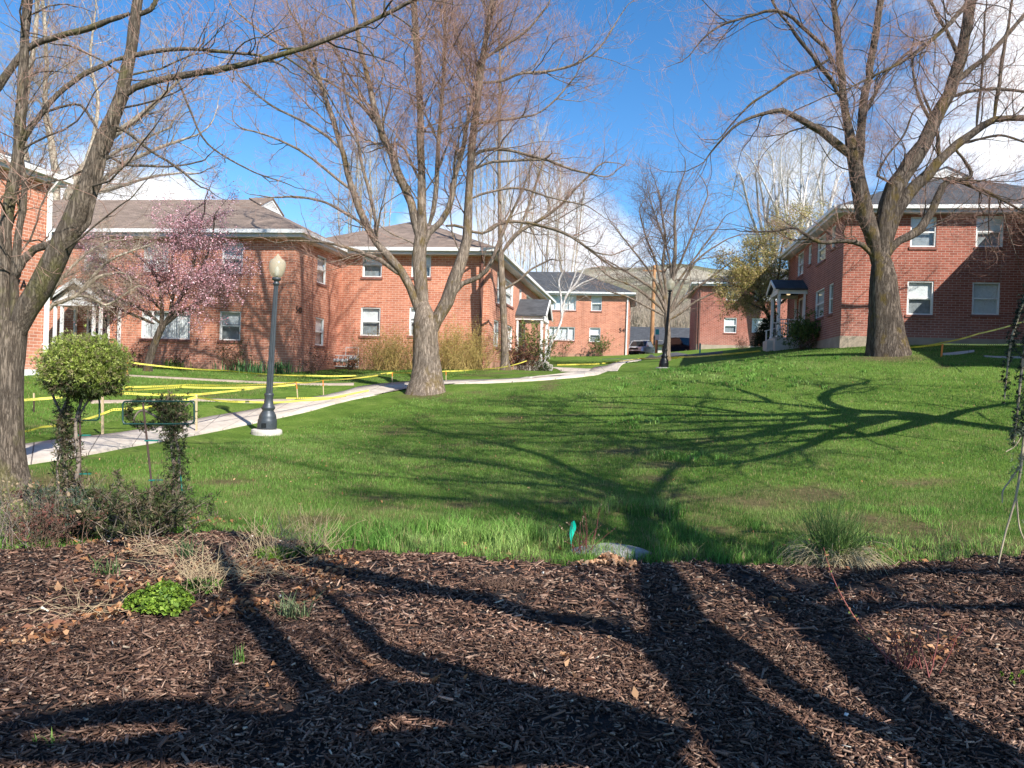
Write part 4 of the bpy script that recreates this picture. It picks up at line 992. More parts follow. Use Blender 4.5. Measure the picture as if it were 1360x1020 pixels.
# T10 yellow-green tree
def yleaf(root, o3, tips, rng):
    P = np.concatenate([tip_points(tips[1], 16000, rng), tip_points(tips[2], 36000, rng)])+rng.normal(size=(52000, 3))*.13-o3
    leaves('foliage', P, .068, [(.42, .35, .11), (.34, .31, .09), (.50, .40, .16), (.24, .24, .06), (.52, .38, .20)], leafM, root, rng, .6)
make_tree('leafy_tree', 'yellow-green budding tree with twin dark trunks beside the dark shrub and porch', 46,
  [(1033,460,9),(1031,448,8),(1029,438,8)],
  [[(1028,440,7),(1021,420,6),(1013,405,5),(1008,385,4),(998,365,3),(985,350,2)],[(1010,400,4),(990,392,3),(970,396,2)],[(1012,395,4),(1030,375,3),(1050,360,2)],[(1008,385,3),(985,365,3),(965,352,2)],
   [(1029,440,5),(1031,425,5),(1028,408,4),(1030,385,4),(1035,360,3),(1038,330,3),(1045,305,2)],
   [(1013,400,4),(995,385,3),(975,378,3),(962,372,2)],
   [(1028,410,4),(1045,395,3),(1055,375,3),(1060,355,2)],
   [(1010,388,4),(1008,360,3),(1005,340,3),(1010,320,2)],
   [(1020,415,4),(1000,405,3),(985,400,2)]],
  lv(STD, dens=[6.5, 5, 4.5, 0.1], lmax=[1.9, 1.1, .6, .3], lmin=[.6, .3, .2, .1], trop=(0, 0, -.12)), barkD, twigB, seed=88, extra=yleaf, sides=8)

# T11 little white birch in front of the far centre building
make_tree('birch_tree', 'small white-limbed birch between porch and far centre building', 60,
  [(727,479,6),(729,465,5),(733,452,5),(738,443,5)],
  [[(738,445,4.5),(745,428,4),(748,410,4),(752,393,3.5),(765,376,3),(775,358,2)],
   [(746,420,4),(745,395,3),(742,375,3),(748,360,2)],
   [(750,400,3),(760,375,2.5),(768,355,2),(780,340,1.5)], [(752,392,3),(770,378,2.5),(788,370,2)]],
  lv(STD, dens=[2.4, 2.4, 3, 3], lmax=[2.0, 1.2, .7, .4]), barkW, twigB, seed=99, sides=7)

# T5 white birches behind the right building
for i, (bx, sp_, lab, sd) in enumerate([(1058, 1.0, 'tallest pale birch with fanning stems seen between the budding tree and the right building', 101), (1092, .75, 'pale bare birch rising just left of the right building roof corner', 102), (1022, .8, 'pale bare birch left behind the yellow-green tree', 103)]):
    S = []
    for k, dx in enumerate((-70, -42, -20, 4, 26, 48)):
        x1 = bx+dx*sp_; top = 150+abs(dx)*.6+(1-sp_)*160+10*(k % 2)
        jr = random.Random(sd*10+k); j_ = lambda: jr.uniform(-7, 7); S.append([(bx+dx*.05, 400, 5), (bx+dx*.18*sp_+j_()*.4, 340, 4.6), (bx+dx*.45*sp_+j_(), 280, 3.8, jr.uniform(-2, 2)), (bx+dx*.75*sp_+j_(), 215+(1-sp_)*70, 2, jr.uniform(-3, 3)), (x1+j_(), top+jr.uniform(-20, 40), .9, jr.uniform(-3, 3))])
    make_tree('birch_tree', lab, 62+4*i, [(bx, 458, 10), (bx, 440, 9), (bx, 400, 8)], S,
      lv(STD, dens=[1.7, 1.5, 1.5, .05], ang=[(22, 50), (25, 55), (25, 55), (20, 50)], lmax=[3.0, 1.8, 1.0, .6], lmin=[.8, .4, .3, .2], trop=(0, 0, .5)), barkW, twigW, seed=sd, group='white birches behind the right building', sides=7)
# T6 pale upright trees beyond the mid building
for i, (bx, D, top, lab, sd) in enumerate([(650, 74, 150, 'pale upright bare poplar furthest left above the mid roof', 111), (690, 78, 130, 'second pale poplar, tallest of the row beyond the mid roof', 112), (722, 82, 190, 'third pale poplar beyond the mid roof, above the side porch', 113), (752, 86, 250, 'shortest and rightmost pale poplar, above the far grey roof', 114), (498, 76, 150, 'lone pale poplar behind the roof left of the big centre tree', 115), (470, 80, 190, 'thin pale poplar behind the roof valley of building 540', 116)]):
    S = []
    for k, dx in enumerate((-22, -10, 2, 12, 24)):
        jr = random.Random(sd*10+k); j_ = lambda: jr.uniform(-6, 6); S.append([(bx, 430, 2.4), (bx+dx*.4+j_()*.5, 370, 2.1), (bx+dx*.8+j_(), 290, 1.7, jr.uniform(-2, 2)), (bx+dx+j_(), (top+250)/2, 1.2, jr.uniform(-2, 2)), (bx+dx*1.1+j_(), top+abs(dx)*2+jr.uniform(-10, 40), .5)])
    make_tree('poplar_tree', lab, D, [(bx, 475, 8), (bx, 455, 7), (bx, 425, 6)], S,
      lv(STD, dens=[2.0, 1.7, 1.7, 1.2], ang=[(18, 45), (22, 50), (20, 50), (20, 50)], lmax=[2.6, 1.6, .9, .6], lmin=[.8, .4, .3, .2], trop=(0, 0, .7)), barkP, twigW, seed=sd, group='pale poplars beyond the roofs', sides=6)

# far scrubby wood on the lower hillside: one mass
rng = np.random.default_rng(200); N = 3400
px_ = rng.uniform(700, 1060, N); px_[:500] = rng.uniform(560, 1080, 500); DD = np.r_[rng.uniform(112, 172, 1100), 172+rng.random(N-1100)**1.4*330]
B_ = np.array([at(a, 480, d) if d < 172 else hill_pt(a, (d-170)/620) for a, d in zip(px_, DD)]); nr_ = DD < 172; B_[nr_, 2] = gz(B_[nr_, 0], B_[nr_, 1])-.3; B_[:, 2] -= .3
kp = nr_ | (fbm(B_[:, 0], B_[:, 1], 60, 7) > .42); B_ = B_[kp]; N = len(B_)
p1, r1 = grow(B_, np.tile([0, 0, 1.0], (N, 1)), rng.uniform(3.5, 8, N), np.full(N, .10), 5, rng, .12, (0, 0, .2))
k2 = kids(p1, r1, np.full(N, 7.0), 1.6, rng, tmin=.2, ang=(20, 50), lfac=.4, lmin=1.2); p2, r2 = grow(*k2, 4, rng, .15, (0, 0, .4), .4, .03)
k3 = kids(p2, r2, k2[2], 1.3, rng, tmin=.2, ang=(20, 50), lfac=.5, lmin=.8); p3, r3 = grow(*k3, 2, rng, .15, (0, 0, .3), .6, .025)
VV = []; QQ = []; m = 0
for p, r in ((p1, r1), (p2, r2), (p3, r3)):
    v, q = tubes(p, r, 3); VV.append(v); QQ.append(q+m); m += len(v)
tag(npmesh('far_woods', np.concatenate(VV), np.concatenate(QQ), M_plain('far_twigs', (.30, .245, .19), .95, var=.4, vscale=.08)), 'bare brown scrub and woodland covering the foot of the hill', 'woodland', kind='stuff')

# trees outside the frame whose shadows cross lawn and bed
def sh(px, py, h):      # a point h metres up whose shadow falls at this spot of the ground
    g = ground_at(px, py); return g+np.array([SUN[0]/SUN[2]*h, SUN[1]/SUN[2]*h, h])
def shl(rows):
    out = []
    for q in rows:
        p = sh(q[0], q[1], q[2]); out.append((*p, q[3]))
    return out
def joined(lims):     # every limb springs from the nearest lower point of an earlier one
    out = lims[:1]
    for l in lims[1:]:
        p = np.array(l[0][:3]); c = [q for m_ in out for q in m_ if q[2] < p[2]-.05 and q[2] > 1.0]
        if not c or p[2] < 2.2: out.append(l); continue
        q = min(c, key=lambda q_: np.linalg.norm(np.array(q_[:3])-p)); d_ = np.linalg.norm(np.array(q[:3])-p)
        out.append(l if d_ < .08 else [(q[0], q[1], q[2], min(q[3], l[0][3])*.95)]+list(l))
    return out
SHL = [dict(dens=3.4, tmin=.25, ang=(30, 60), lfac=.4, lmax=2.6, lmin=.5, K=8, wander=.18, trop=(0, 0, .25), n=6, wood=True, rk=.014),
       dict(dens=4.2, tmin=.15, ang=(28, 60), lfac=.5, lmax=1.5, lmin=.3, K=5, wander=.18, trop=(0, 0, .2), n=4, rk=.012),
       dict(dens=10, tmin=.1, ang=(25, 60), lfac=.55, lmax=.9, lmin=.15, K=3, wander=.18, n=3, rk=.012, tip=.5)]
tb = (2.55, -.4)
lims = [[(tb[0], tb[1], gz1(*tb), .30), (2.5, -.45, 1.0, .24), (2.45, -.4, 1.9, .24)],
        [(2.45, -.42, 1.7, .20)]+shl([(1253,994,2.9,.16),(1160,938,3.3,.155),(1103,871,3.8,.15),(1029,808,4.5,.14),(957,757,5.2,.12),(910,712,6.2,.07),(860,672,7.3,.055),(780,640,8.8,.04),(660,620,10.6,.025)]),
        [(2.42, -.42, 1.8, .18)]+shl([(1000,1012,2.8,.17),(954,957,3.2,.17),(905,890,3.7,.16),(876,815,4.3,.15),(856,752,5.0,.12),(846,700,6.0,.08),(822,658,7.1,.06),(730,635,8.6,.05),(620,612,10.4,.035),(500,598,12,.02)]),
        [(2.42, -.42, 1.9, .13)]+shl([(846,862,3.9,.12),(744,842,4.2,.12),(609,805,4.8,.11),(460,771,5.6,.09),(370,745,6.4,.07),(270,700,7.8,.04)]),
        [(2.40, -.44, 1.8, .15)]+shl([(780,985,2.8,.15),(640,955,3.0,.15),(500,940,3.25,.14),(380,985,3.4,.12),(240,955,3.8,.10),(90,965,4.2,.07),(-60,1000,4.6,.05)]),
        shl([(800,1018,2.6,.14),(600,1005,2.8,.14),(420,1020,3.0,.13),(250,1000,3.3,.10),(120,1018,3.5,.08),(-60,1005,3.9,.06)]),
        shl([(430,1000,3.2,.10),(395,912,3.7,.09),(340,850,4.3,.08),(311,796,4.8,.06),(285,745,5.7,.04)]),
        shl([(860,985,2.8,.12),(700,940,3.2,.13),(585,908,3.6,.12),(500,880,4.0,.08),(440,812,4.8,.05),(400,790,5.4,.03)]),
        shl([(1190,996,3.0,.11),(1100,968,3.2,.10),(1003,908,3.5,.10),(930,850,4.0,.09)]),
        shl([(1080,848,4.0,.08),(1150,817,4.3,.07),(1250,815,4.5,.06),(1360,813,4.8,.06),(1480,808,5.2,.05)]),
        shl([(1040,815,4.5,.08),(1110,780,4.8,.07),(1200,766,5.1,.07),(1300,768,5.3,.06),(1420,775,5.8,.04)]),
        shl([(870,700,5.9,.06),(800,672,7.2,.05),(660,668,8.8,.04),(520,655,10.5,.03)]),
        shl([(860,690,6.2,.06),(760,648,8.0,.045),(620,640,9.8,.04),(470,630,12,.025)]),
        shl([(850,690,6.3,.06),(872,650,7.8,.045),(900,618,9.2,.04),(940,602,10.4,.025)]),
        shl([(800,640,8,.07),(700,600,10,.06),(580,575,12,.03)])]
lims = joined([[(*q[:3], q[3]*(1.45 if q[1] > 0 and q[3] < .1 and q[2] > 5.5 else 1)) for q in l] for l in lims])
tL = make_tree('deciduous_tree', 'bare tree beside the photographer, outside the frame, whose shadow lies over the bark mulch', 5, None, None, SHL, barkN, twigR, seed=301, pts3d=lims, base_fix=False, cull=True, flare=.2)
b2 = sh(1358, 573, .8)[:2]; z2 = gz1(*b2)
lims = [[(b2[0], b2[1], z2, .36), (b2[0]-.03, b2[1], z2+1.3, .28), (b2[0]-.05, b2[1]+.03, z2+2.5, .26)],
        [(b2[0]-.05, b2[1], z2+2.2, .22)]+shl([(1190,548,3.4,.19),(1120,548,4.2,.15),(1020,552,5.2,.11),(900,552,6.4,.08),(760,553,7.8,.055),(620,548,9.4,.03)]),
        [(b2[0]-.05, b2[1], z2+2.2, .2)]+shl([(1180,556,3.2,.17),(1080,563,4.2,.12),(960,570,5.4,.09),(840,575,6.6,.06),(700,580,8.2,.045),(560,575,10,.03)]),
        shl([(1160,548,3.8,.13),(1120,542,4.6,.11),(1093,530,5.4,.09),(1112,516,6.6,.07),(1150,509,7.6,.05)]),
        shl([(1130,548,4.2,.1),(1020,534,5.8,.07),(880,527,7.6,.05),(760,530,9.4,.03)]),
        shl([(1230,560,2.9,.11),(1150,580,3.8,.07),(1030,588,5,.05),(900,598,6.4,.035)]),
        shl([(1080,563,4.2,.08),(960,585,5.6,.06),(820,600,7.2,.04),(680,598,9,.03)]),
        shl([(1250,556,2.9,.1),(1290,545,4.2,.07),(1350,535,5.8,.05)]),
        shl([(1060,552,5,.07),(960,548,6.4,.05),(820,542,8.2,.035),(700,540,9.8,.025)]),
        shl([(1090,572,4.2,.09),(1000,580,5.2,.07),(880,586,6.6,.05),(740,588,8.4,.035),(600,590,10.2,.02)]),
        shl([(1110,556,4.6,.09),(980,560,5.8,.08),(840,562,7.3,.055),(700,562,9.0,.035),(560,565,11,.02)]),
        shl([(1000,550,5.6,.07),(900,538,7,.055),(780,534,8.5,.04),(660,533,10.2,.025)]),
        shl([(1180,556,3.4,.1),(1110,575,4.2,.08),(1050,600,5.2,.055),(960,618,6.4,.04),(850,622,7.8,.03)]),
        shl([(1020,532,5.9,.06),(960,512,7.6,.045),(900,506,9,.03)])]
lims = joined([lims[0]]+[[(*q[:3], q[3]*1.4) for q in l] for l in lims[1:]])
make_tree('deciduous_tree', 'bare tree just outside the right frame edge, shading the slope of the lawn', 5, None, None, SHL, barkT, twigR, seed=302, pts3d=lims, base_fix=False, cull=True)
# ------------------------------------------------------------------ grass
def in_walks(x, y, pad=-.035):
    m = np.zeros(len(x), bool)
    for A, B in WALKS:
        C = (A+B)/2; hw = np.linalg.norm(A-B, axis=1)/2
        d = np.full(len(x), 9e9); 
        for i in range(len(C)-1):
            ab = C[i+1]-C[i]; L2 = (ab**2).sum()+1e-9
            tt_ = np.clip(((x-C[i, 0])*ab[0]+(y-C[i, 1])*ab[1])/L2, 0, 1)
            q = np.hypot(x-C[i, 0]-tt_*ab[0], y-C[i, 1]-tt_*ab[1])-(hw[i]*(1-tt_)+hw[i+1]*tt_)
            d = np.minimum(d, q)
        m |= d < pad
    return m
def in_bld(x, y):
    u = x*GU[0]+y*GU[1]; d = x*GD[0]+y*GD[1]
    m = (u < uB1+.1) & (d < 21.7) & (d > 5) | (u < uc+.6) & (d > d_left-.6) & (d < 40) | (u < u_mid+.5) & (u > uc-.1) & (d > d_mid-.6) | (u > u3-.3) & (d > d3-.3) & (d < 48) | (u > uw-.2) & (d > 19.5)
    return m
def blades(x, y, h, w, cols, rng, lean=.5, seg=2):
    N = len(x); z = gsurf(x, y)-.004
    a = rng.uniform(0, 2*math.pi, N); side = np.stack([np.cos(a), np.sin(a), np.zeros(N)], -1)
    b = rng.uniform(0, 2*math.pi, N); ln = rng.random(N)*lean; tip = np.stack([np.cos(b)*ln, np.sin(b)*ln, np.ones(N)], -1)
    P = np.stack([x, y, z], -1); w = np.broadcast_to(w, (N,))[:, None]; h = np.broadcast_to(h, (N,))[:, None]
    if seg == 1:
        V = np.stack([P-side*w/2, P+side*w/2, P+tip*h], 1).reshape(-1, 3); Q = np.arange(3*N).reshape(N, 3); k = 3
    else:
        mid = P+tip*np.array([.35, .35, .6])*h
        V = np.stack([P-side*w/2, P+side*w/2, mid+side*w*.4, mid-side*w*.4, P+tip*h*np.array([1.2, 1.2, .95])], 1).reshape(-1, 3)
        i = np.arange(N)*5; Q = [np.stack([i, i+1, i+2, i+3], -1), np.stack([i+3, i+2, i+4], -1)]; k = 5
    return V, Q, np.repeat(cols, k, 0)
def gcols(x, y, rng, dry=.1, bright=1.0):
    N = len(x); g1 = np.array([.062, .138, .024]); g2 = np.array([.118, .215, .042]); g3 = np.array([.195, .26, .080]); dr = np.array([.30, .24, .12])
    f = fbm(x, y, 2.2, 61)[:, None]; f = np.clip((f-.35)*3.5, 0, 1)
    c = g1*(1-f)+g2*f
    m = np.clip((fbm(x, y, .8, 67)-.5)*4, 0, 1)[:, None]; c = c*(1-m*.7)+g3*m*.7
    c = c*(1+.28*rng.normal(size=(N, 1)))*bright*1.2
    d = rng.random(N) < dry*(1+3*bare(x, y)); c[d] = dr*(1+.3*rng.normal(size=(d.sum(), 1)))
    return np.clip(c, .01, .8)
rng = np.random.default_rng(500); GV, GT3, GQ4, GC, goff = [], [], [], [], 0
def add_grass(x, y, h, w, dry=.1, bright=1.0, lean=.5, seg=1):
    global goff
    V, Q, c = blades(x, y, h, w, gcols(x, y, rng, dry, bright), rng, lean, seg)
    GV.append(V); GC.append(c)
    if seg == 1: GT3.append(Q+goff)
    else: GQ4.append(Q[0]+goff); GT3.append(Q[1]+goff)
    goff += len(V)
def scatter(n, y0, y1, side=.72):
    y = np.sqrt(rng.uniform(y0*y0, y1*y1, n)); x = rng.uniform(-1, 1, n)*(side*y+.6); return x, y
for n, y0, y1, h, w, seg in ((330000, 6.0, 11, .045, .0045, 1), (230000, 11, 18, .045, .008, 1), (170000, 18, 30, .05, .014, 1), (70000, 30, 52, .055, .024, 1)):
    x, y = scatter(n, y0, y1)
    if y1 <= 18: x[:n//7] = (.72*y[:n//7]+.6+rng.random(n//7)*2.5)*rng.choice([-1, 1], n//7)
    keep = (y > yedge(x)+.02) & ~in_walks(x, y) & ~in_bld(x, y) & (rng.random(n) > bare(x, y)*.93)
    x, y = x[keep], y[keep]; hh = h*(.6+.7*rng.random(len(x)))*(.75+.6*fbm(x, y, 1.0, 71))
    add_grass(x, y, hh, w, .13 if y0 < 12 else .07)
# unmown strip along the bed, growing in clumps
nc = 360; cx_ = rng.uniform(-4.2, 5.2, nc); cy_ = yedge(cx_)+.03+rng.exponential(.22, nc)
den = fbm(cx_, cy_, .9, 81)
for i in range(nc):
    if cx_[i] < -3.6 and rng.random() < .6: continue
    k = int(30+90*max(0, den[i]-.3)); r_ = rng.uniform(.03, .09)
    x = cx_[i]+rng.normal(size=k)*r_; y = cy_[i]+rng.normal(size=k)*r_; kp = y > yedge(x)+.005; x, y = x[kp], y[kp]
    if len(x) == 0: continue
    H = rng.uniform(.05, .17)*(1.1 if den[i] > .5 else .65)
    add_grass(x, y, H*(.5+.6*rng.random(len(x))), .0055, .12, 1.55, .75, 2)
# thicker tufts out on the lawn (bright patch on the slope, spots round the stone)
for px, py, n, sp, H in ((925,492,70,1.6,.14),(960,505,60,1.6,.12),(860,560,16,.35,.10),(905,610,14,.3,.12),(850,680,26,.25,.18),(640,715,16,.25,.2),(560,712,18,.3,.18),(690,720,14,.2,.2),(480,715,14,.2,.18),(1240,690,10,.3,.12),(930,725,14,.4,.14),(1180,728,16,.35,.12)):
    g = ground_at(px, py)
    for _ in range(n):
        ox, oy = g[0]+rng.normal()*sp, g[1]+rng.normal()*sp; k = 60; x = ox+rng.normal(size=k)*.06; y = oy+rng.normal(size=k)*.06
        kp = (y > yedge(x)+.01) & ~in_walks(x, y); x, y = x[kp], y[kp]
        if len(x): add_grass(x, y, H*(.5+.6*rng.random(len(x))), .006 if g[1] < 12 else .02, .05, 1.4, .7, 2)
o = npmesh('lawn_grass', np.concatenate(GV), [np.concatenate(GQ4), np.concatenate(GT3)], grassM, col=np.concatenate(GC))
tag(o, 'green lawn grass with taller unmown tufts along the mulch bed', 'grass', kind='stuff')

# ------------------------------------------------------------------ mulch chips
rng = np.random.default_rng(600)
def chips(n, y0, y1, L, W, H, cols, zlift=.006, edge=.02, out=0):
    y = np.sqrt(rng.uniform(y0*y0, y1*y1, n)); x = rng.uniform(-1, 1, n)*(.72*y+.5)
    if out: y = rng.uniform(y0, y1, n); x = (.72*y+.45+rng.random(n)*3.0)*rng.choice([-1, 1], n)
    cl_n = fbm(x, y, .38, 97); k = (y < yedge(x)+edge*rng.normal(size=n)*2) & (rng.random(n) < np.clip((cl_n-.22)*4, .25, 1)); x, y = x[k], y[k]; N = len(x)
    z = mulch_z(x, y)+zlift+rng.random(N)*.014
    a = rng.uniform(0, 2*math.pi, N)+0; el = rng.normal(size=N)*.28
    d = np.stack([np.cos(a)*np.cos(el), np.sin(a)*np.cos(el), np.sin(el)], -1); r_ = nrm(rng.normal(size=(N, 3))*[.35, .35, 1]); s = nrm(np.cross(d, r_)); u = np.cross(s, d)
    l = (L*np.exp(.45*rng.normal(size=N)))[:, None]; w_ = (W*np.exp(.35*rng.normal(size=N)))[:, None]; h_ = (H*np.exp(.3*rng.normal(size=N)))[:, None]
    P = np.stack([x, y, z], -1); tp = (.4+.6*rng.random((N, 1))); tq = (.3+.7*rng.random((N, 1)))
    V = np.stack([P-d*l/2-s*w_/2*tp, P-d*l/2+s*w_/2*tp, P+d*l/2+s*w_/2*tq, P+d*l/2-s*w_/2*tq,
                  P-d*l/2-s*w_/2*tp+u*h_, P-d*l/2+s*w_/2*tp+u*h_, P+d*l/2+s*w_/2*tq+u*h_, P+d*l/2-s*w_/2*tq+u*h_], 1).reshape(-1, 3)
    b = np.arange(N)*8
    F = np.concatenate([np.stack([b+i for i in f], -1) for f in ((4,5,6,7),(0,1,5,4),(1,2,6,5),(2,3,7,6),(3,0,4,7),(0,3,2,1))])
    c = np.array(cols)[rng.integers(0, len(cols), N)]*np.exp(.3*rng.normal(size=(N, 1)))*(.45+1.15*fbm(x, y, .7, 91))[:, None]
    return V, F, np.repeat(np.clip(c, .004, .9), 8, 0)
dk = [(.105, .055, .036), (.15, .083, .056), (.050, .026, .018), (.20, .12, .083), (.024, .013, .010), (.25, .165, .118), (.115, .062, .041), (.07, .037, .025)]
parts = [chips(34000, 2.0, 8.6, .05, .013, .005, dk, out=1), chips(9000, 1.3, 2.65, .05, .012, .005, dk), chips(56000, 2.6, 4.6, .034, .0075, .0045, dk), chips(44000, 4.4, 8.4, .046, .011, .005, dk), chips(9000, 2.6, 8.4, .068, .012, .006, dk), chips(22000, 2.6, 5.5, .016, .004, .003, dk, .002),
         chips(1500, 2.6, 8.2, .022, .010, .006, [(.30, .22, .16), (.38, .30, .22), (.22, .13, .08)], .014), chips(110, 2.6, 7.5, .013, .008, .005, [(.6, .57, .5), (.45, .42, .38)], .018)]
V = []; F = []; C = []; m = 0
for v_, f_, c_ in parts: V.append(v_); F.append(f_+m); C.append(c_); m += len(v_)
tag(npmesh('bark_mulch', np.concatenate(V), np.concatenate(F), chipM, col=np.concatenate(C)), 'dark brown shredded bark mulch covering the planting bed', 'mulch', kind='stuff')

# dry leaf litter
pal_leaf = [(.36, .16, .07), (.45, .22, .10), (.28, .12, .06), (.50, .30, .17), (.22, .10, .06)]
def litter_pts(lst):
    out = []
    for px, py, n, s in lst:
        g = ground_at(px, py); q = g[:2]+rng.normal(size=(n, 2))*[s, s*.9]; zz = np.where(q[:, 1] < yedge(q[:, 0]), mulch_z(q[:, 0], q[:, 1]), gsurf(q[:, 0], q[:, 1]))
        out.append(np.c_[q, zz+.012+.02*rng.random(n)])
    return np.concatenate(out)
P = litter_pts([(180,800,70,.16),(40,868,60,.14),(160,830,45,.12),(290,770,50,.2),(250,700,50,.25),(120,720,40,.25),(360,770,90,.13),(430,775,60,.12),(440,760,40,.12),(420,800,40,.12),(150,750,30,.3),(1190,740,30,.2),(700,900,20,.5),(950,830,20,.4),(300,830,40,.12),(330,820,40,.1),(1110,735,40,.3),(1250,880,18,.15),(1210,870,20,.15),(60,700,50,.3),(640,735,20,.3),(860,740,16,.3),(1180,800,14,.5)])
k = 1500; yy = np.sqrt(rng.uniform(8**2, 24**2, k)); xx = rng.uniform(-.7, .7, k)*yy; kk = (yy > yedge(xx)+.2) & ~in_walks(xx, yy); P2 = np.c_[xx, yy, gsurf(xx, yy)+.03][kk]
Pl = np.concatenate([P, P, P2]); Pl[:len(P)*2] += rng.normal(size=(len(P)*2, 3))*[.04, .04, .004]
tag(leaves('leaf_litter', Pl, np.r_[np.full(len(P)*2, .042), np.full(len(P2), .026)], pal_leaf+[(.46, .26, .14), (.34, .17, .09)], litterM, None, rng, .5, up=1.2, curl=.22, svar=.5), 'scattered dry tan and orange leaves on the bed and lawn', 'leaves', kind='stuff')
g = ground_at(808, 758); q = rng.normal(size=(240, 3))*[.10, .07, .012]; P = np.c_[g[0]+q[:, 0], g[1]+q[:, 1], mulch_z(g[0]+q[:, 0], g[1]+q[:, 1])+.02+np.abs(q[:, 2])+.05*np.exp(-(q[:, 0]/.1)**2-(q[:, 1]/.07)**2)]
tag(leaves('leaf_pile', P, .038, [(.62, .36, .20), (.55, .30, .16), (.68, .44, .27)], litterM, None, rng, .7, up=.8, curl=.2), 'small heap of pale orange dry leaves at the edge of the bed', 'leaf pile')

# ------------------------------------------------------------------ shrubs
def bed_ground(px, py):
    g = ground_at(px, py)
    if g[1] < float(yedge(g[0])): g[2] = float(mulch_z(g[0], g[1])[0])
    else: g[2] = float(gsurf(g[0], g[1])[0])
    return g
def shrub(name, label, cat, px, py, wid, hgt, nst, stemmat, leafn, leafsize, pal, seed, D=None, spread=35, sub=4.0, r=.006, kk=(.5, 3), leafmat=None, lfasp=.5, group=None, trop=(0, 0, .1), up=0, wander=.18, leafname='foliage', base=None, basew=.25):
    rr = np.random.default_rng(seed); g = bed_ground(px, py) if base is None else np.array(base, float)
    root = empty(name, g, 0, label, cat, group)
    B = np.c_[rr.normal(size=(nst, 2))*wid*basew*.5, np.zeros(nst)-.02]
    a = rr.uniform(0, 2*math.pi, nst); el = np.radians(90-np.abs(rr.normal(size=nst))*spread); D_ = np.stack([np.cos(a)*np.cos(el), np.sin(a)*np.cos(el), np.sin(el)], -1)
    L = hgt*rr.uniform(.55, 1.1, nst); p1_, r1_ = grow(B, D_, L, np.full(nst, r), 6, rr, wander, trop, .35)
    V_, Q_ = tubes(p1_, r1_, 4); VV = [V_]; QQ = [Q_]; m_ = len(V_); last = (p1_, r1_, L)
    for lf, dn in ((kk[0], sub), (kk[0]*1.1, kk[1])):
        if dn <= 0: break
        k_ = kids(*last, dn/max(hgt, .01)*1.0, rr, tmin=.2, ang=(25, 60), lfac=lf, lmin=hgt*.05, rk=.012)
        if k_ is None: break
        a_, b_ = grow(*k_, 4, rr, wander, trop, .5, .0012); v_, q_ = tubes(a_, b_, 3); VV.append(v_); QQ.append(q_+m_); m_ += len(v_); last = (a_, b_, k_[2])
    npmesh('stems', np.concatenate(VV), np.concatenate(QQ), stemmat, root, smooth=True)
    if leafn:
        P_ = tip_points(last, leafn, rr, .1)+rr.normal(size=(leafn, 3))*leafsize*.5; P_[:, 2] = np.abs(P_[:, 2])
        leaves(leafname, P_, leafsize, pal, leafmat or leafM, root, rr, lfasp, up=up)
    return root
stemY = M_plain('stem_yellow', (.38, .27, .09), .8, var=.3, vscale=6); stemB = M_plain('stem_brown', (.13, .075, .05), .85, var=.3, vscale=8); stemG = M_plain('stem_grey', (.20, .16, .13), .85, var=.3, vscale=10); stemR = M_plain('stem_red', (.22, .06, .05), .6, var=.3, vscale=10); straw = M_plain('dry_straw', (.45, .34, .20), .8, var=.25, vscale=12)
GY = [(.42, .33, .10), (.50, .38, .13), (.32, .26, .09)]; GR = [(.10, .20, .03), (.16, .27, .05), (.07, .14, .02)]; DKG = [(.025, .045, .015), (.045, .065, .022), (.07, .06, .03)]
BG = [(.22, .34, .04), (.30, .42, .06), (.16, .26, .03), (.10, .18, .03)]; RB = [(.16, .06, .045), (.22, .09, .06), (.10, .05, .035)]
def fb(px, py, D):  # foot of something by a wall
    p = at(px, py, D); p[2] = float(gsurf(p[0], p[1])[0]); return p
shrub('forsythia_bush', 'wide yellow twiggy bush against the brick wall right of the big centre trunk', 'bush', 0, 0, 2.4, 1.55, 330, stemY, 22000, .032, GY, 31, base=fb(606, 491, 34.6), spread=27, r=.010, basew=.6)
shrub('forsythia_bush', 'smaller yellow twiggy bush between the gas meters and the big centre trunk', 'bush', 0, 0, 1.9, 1.35, 240, stemY, 15000, .032, GY, 32, base=fb(518, 491, 34.6), spread=27, r=.010, basew=.6)
shrub('dry_bush', 'dark dried shrub below the lower window left of the near lamp', 'bush', 0, 0, .7, 1.1, 60, stemB, 1800, .05, RB+DKG, 33, base=fb(305, 491, 31), spread=16, r=.008)
shrub('dry_bush', 'reddish brown low bush at the foot of the slim tree', 'bush', 0, 0, 1.5, 1.0, 80, stemB, 4500, .06, RB+[(.03, .03, .02)], 34, base=fb(692, 486, 36.5), spread=32)
shrub('leafy_bush', 'fresh green bush in front of the side porch', 'bush', 0, 0, 1.3, 1.7, 70, stemB, 6500, .07, [(.16, .24, .05), (.22, .28, .07), (.28, .26, .10)], 35, base=fb(706, 486, 38.5), spread=26)
shrub('leafy_bush', 'small low green plant between side porch post and branching walk', 'bush', 0, 0, .8, .5, 40, stemB, 1500, .06, GR, 36, base=fb(722, 489, 40))
shrub('leafy_bush', 'green shrub under the far windows near the number 54', 'bush', 0, 0, 1.0, 1.4, 50, stemB, 2200, .09, [(.10, .15, .04), (.16, .2, .06)], 37, base=fb(797, 471, 69.5), spread=20)
shrub('dry_bush', 'thin orange-brown twiggy shrub under the far picture window', 'bush', 0, 0, 1.4, 1.6, 50, stemB, 900, .07, [(.35, .17, .10)], 38, base=fb(748, 472, 69), spread=26)
shrub('leafy_bush', 'green bush beside the shaded right porch', 'bush', 0, 0, 1.7, 1.35, 90, stemB, 9000, .07, [(.05, .10, .02), (.09, .15, .03), (.14, .2, .04)], 39, base=fb(1069, 464, 37.5), spread=34)
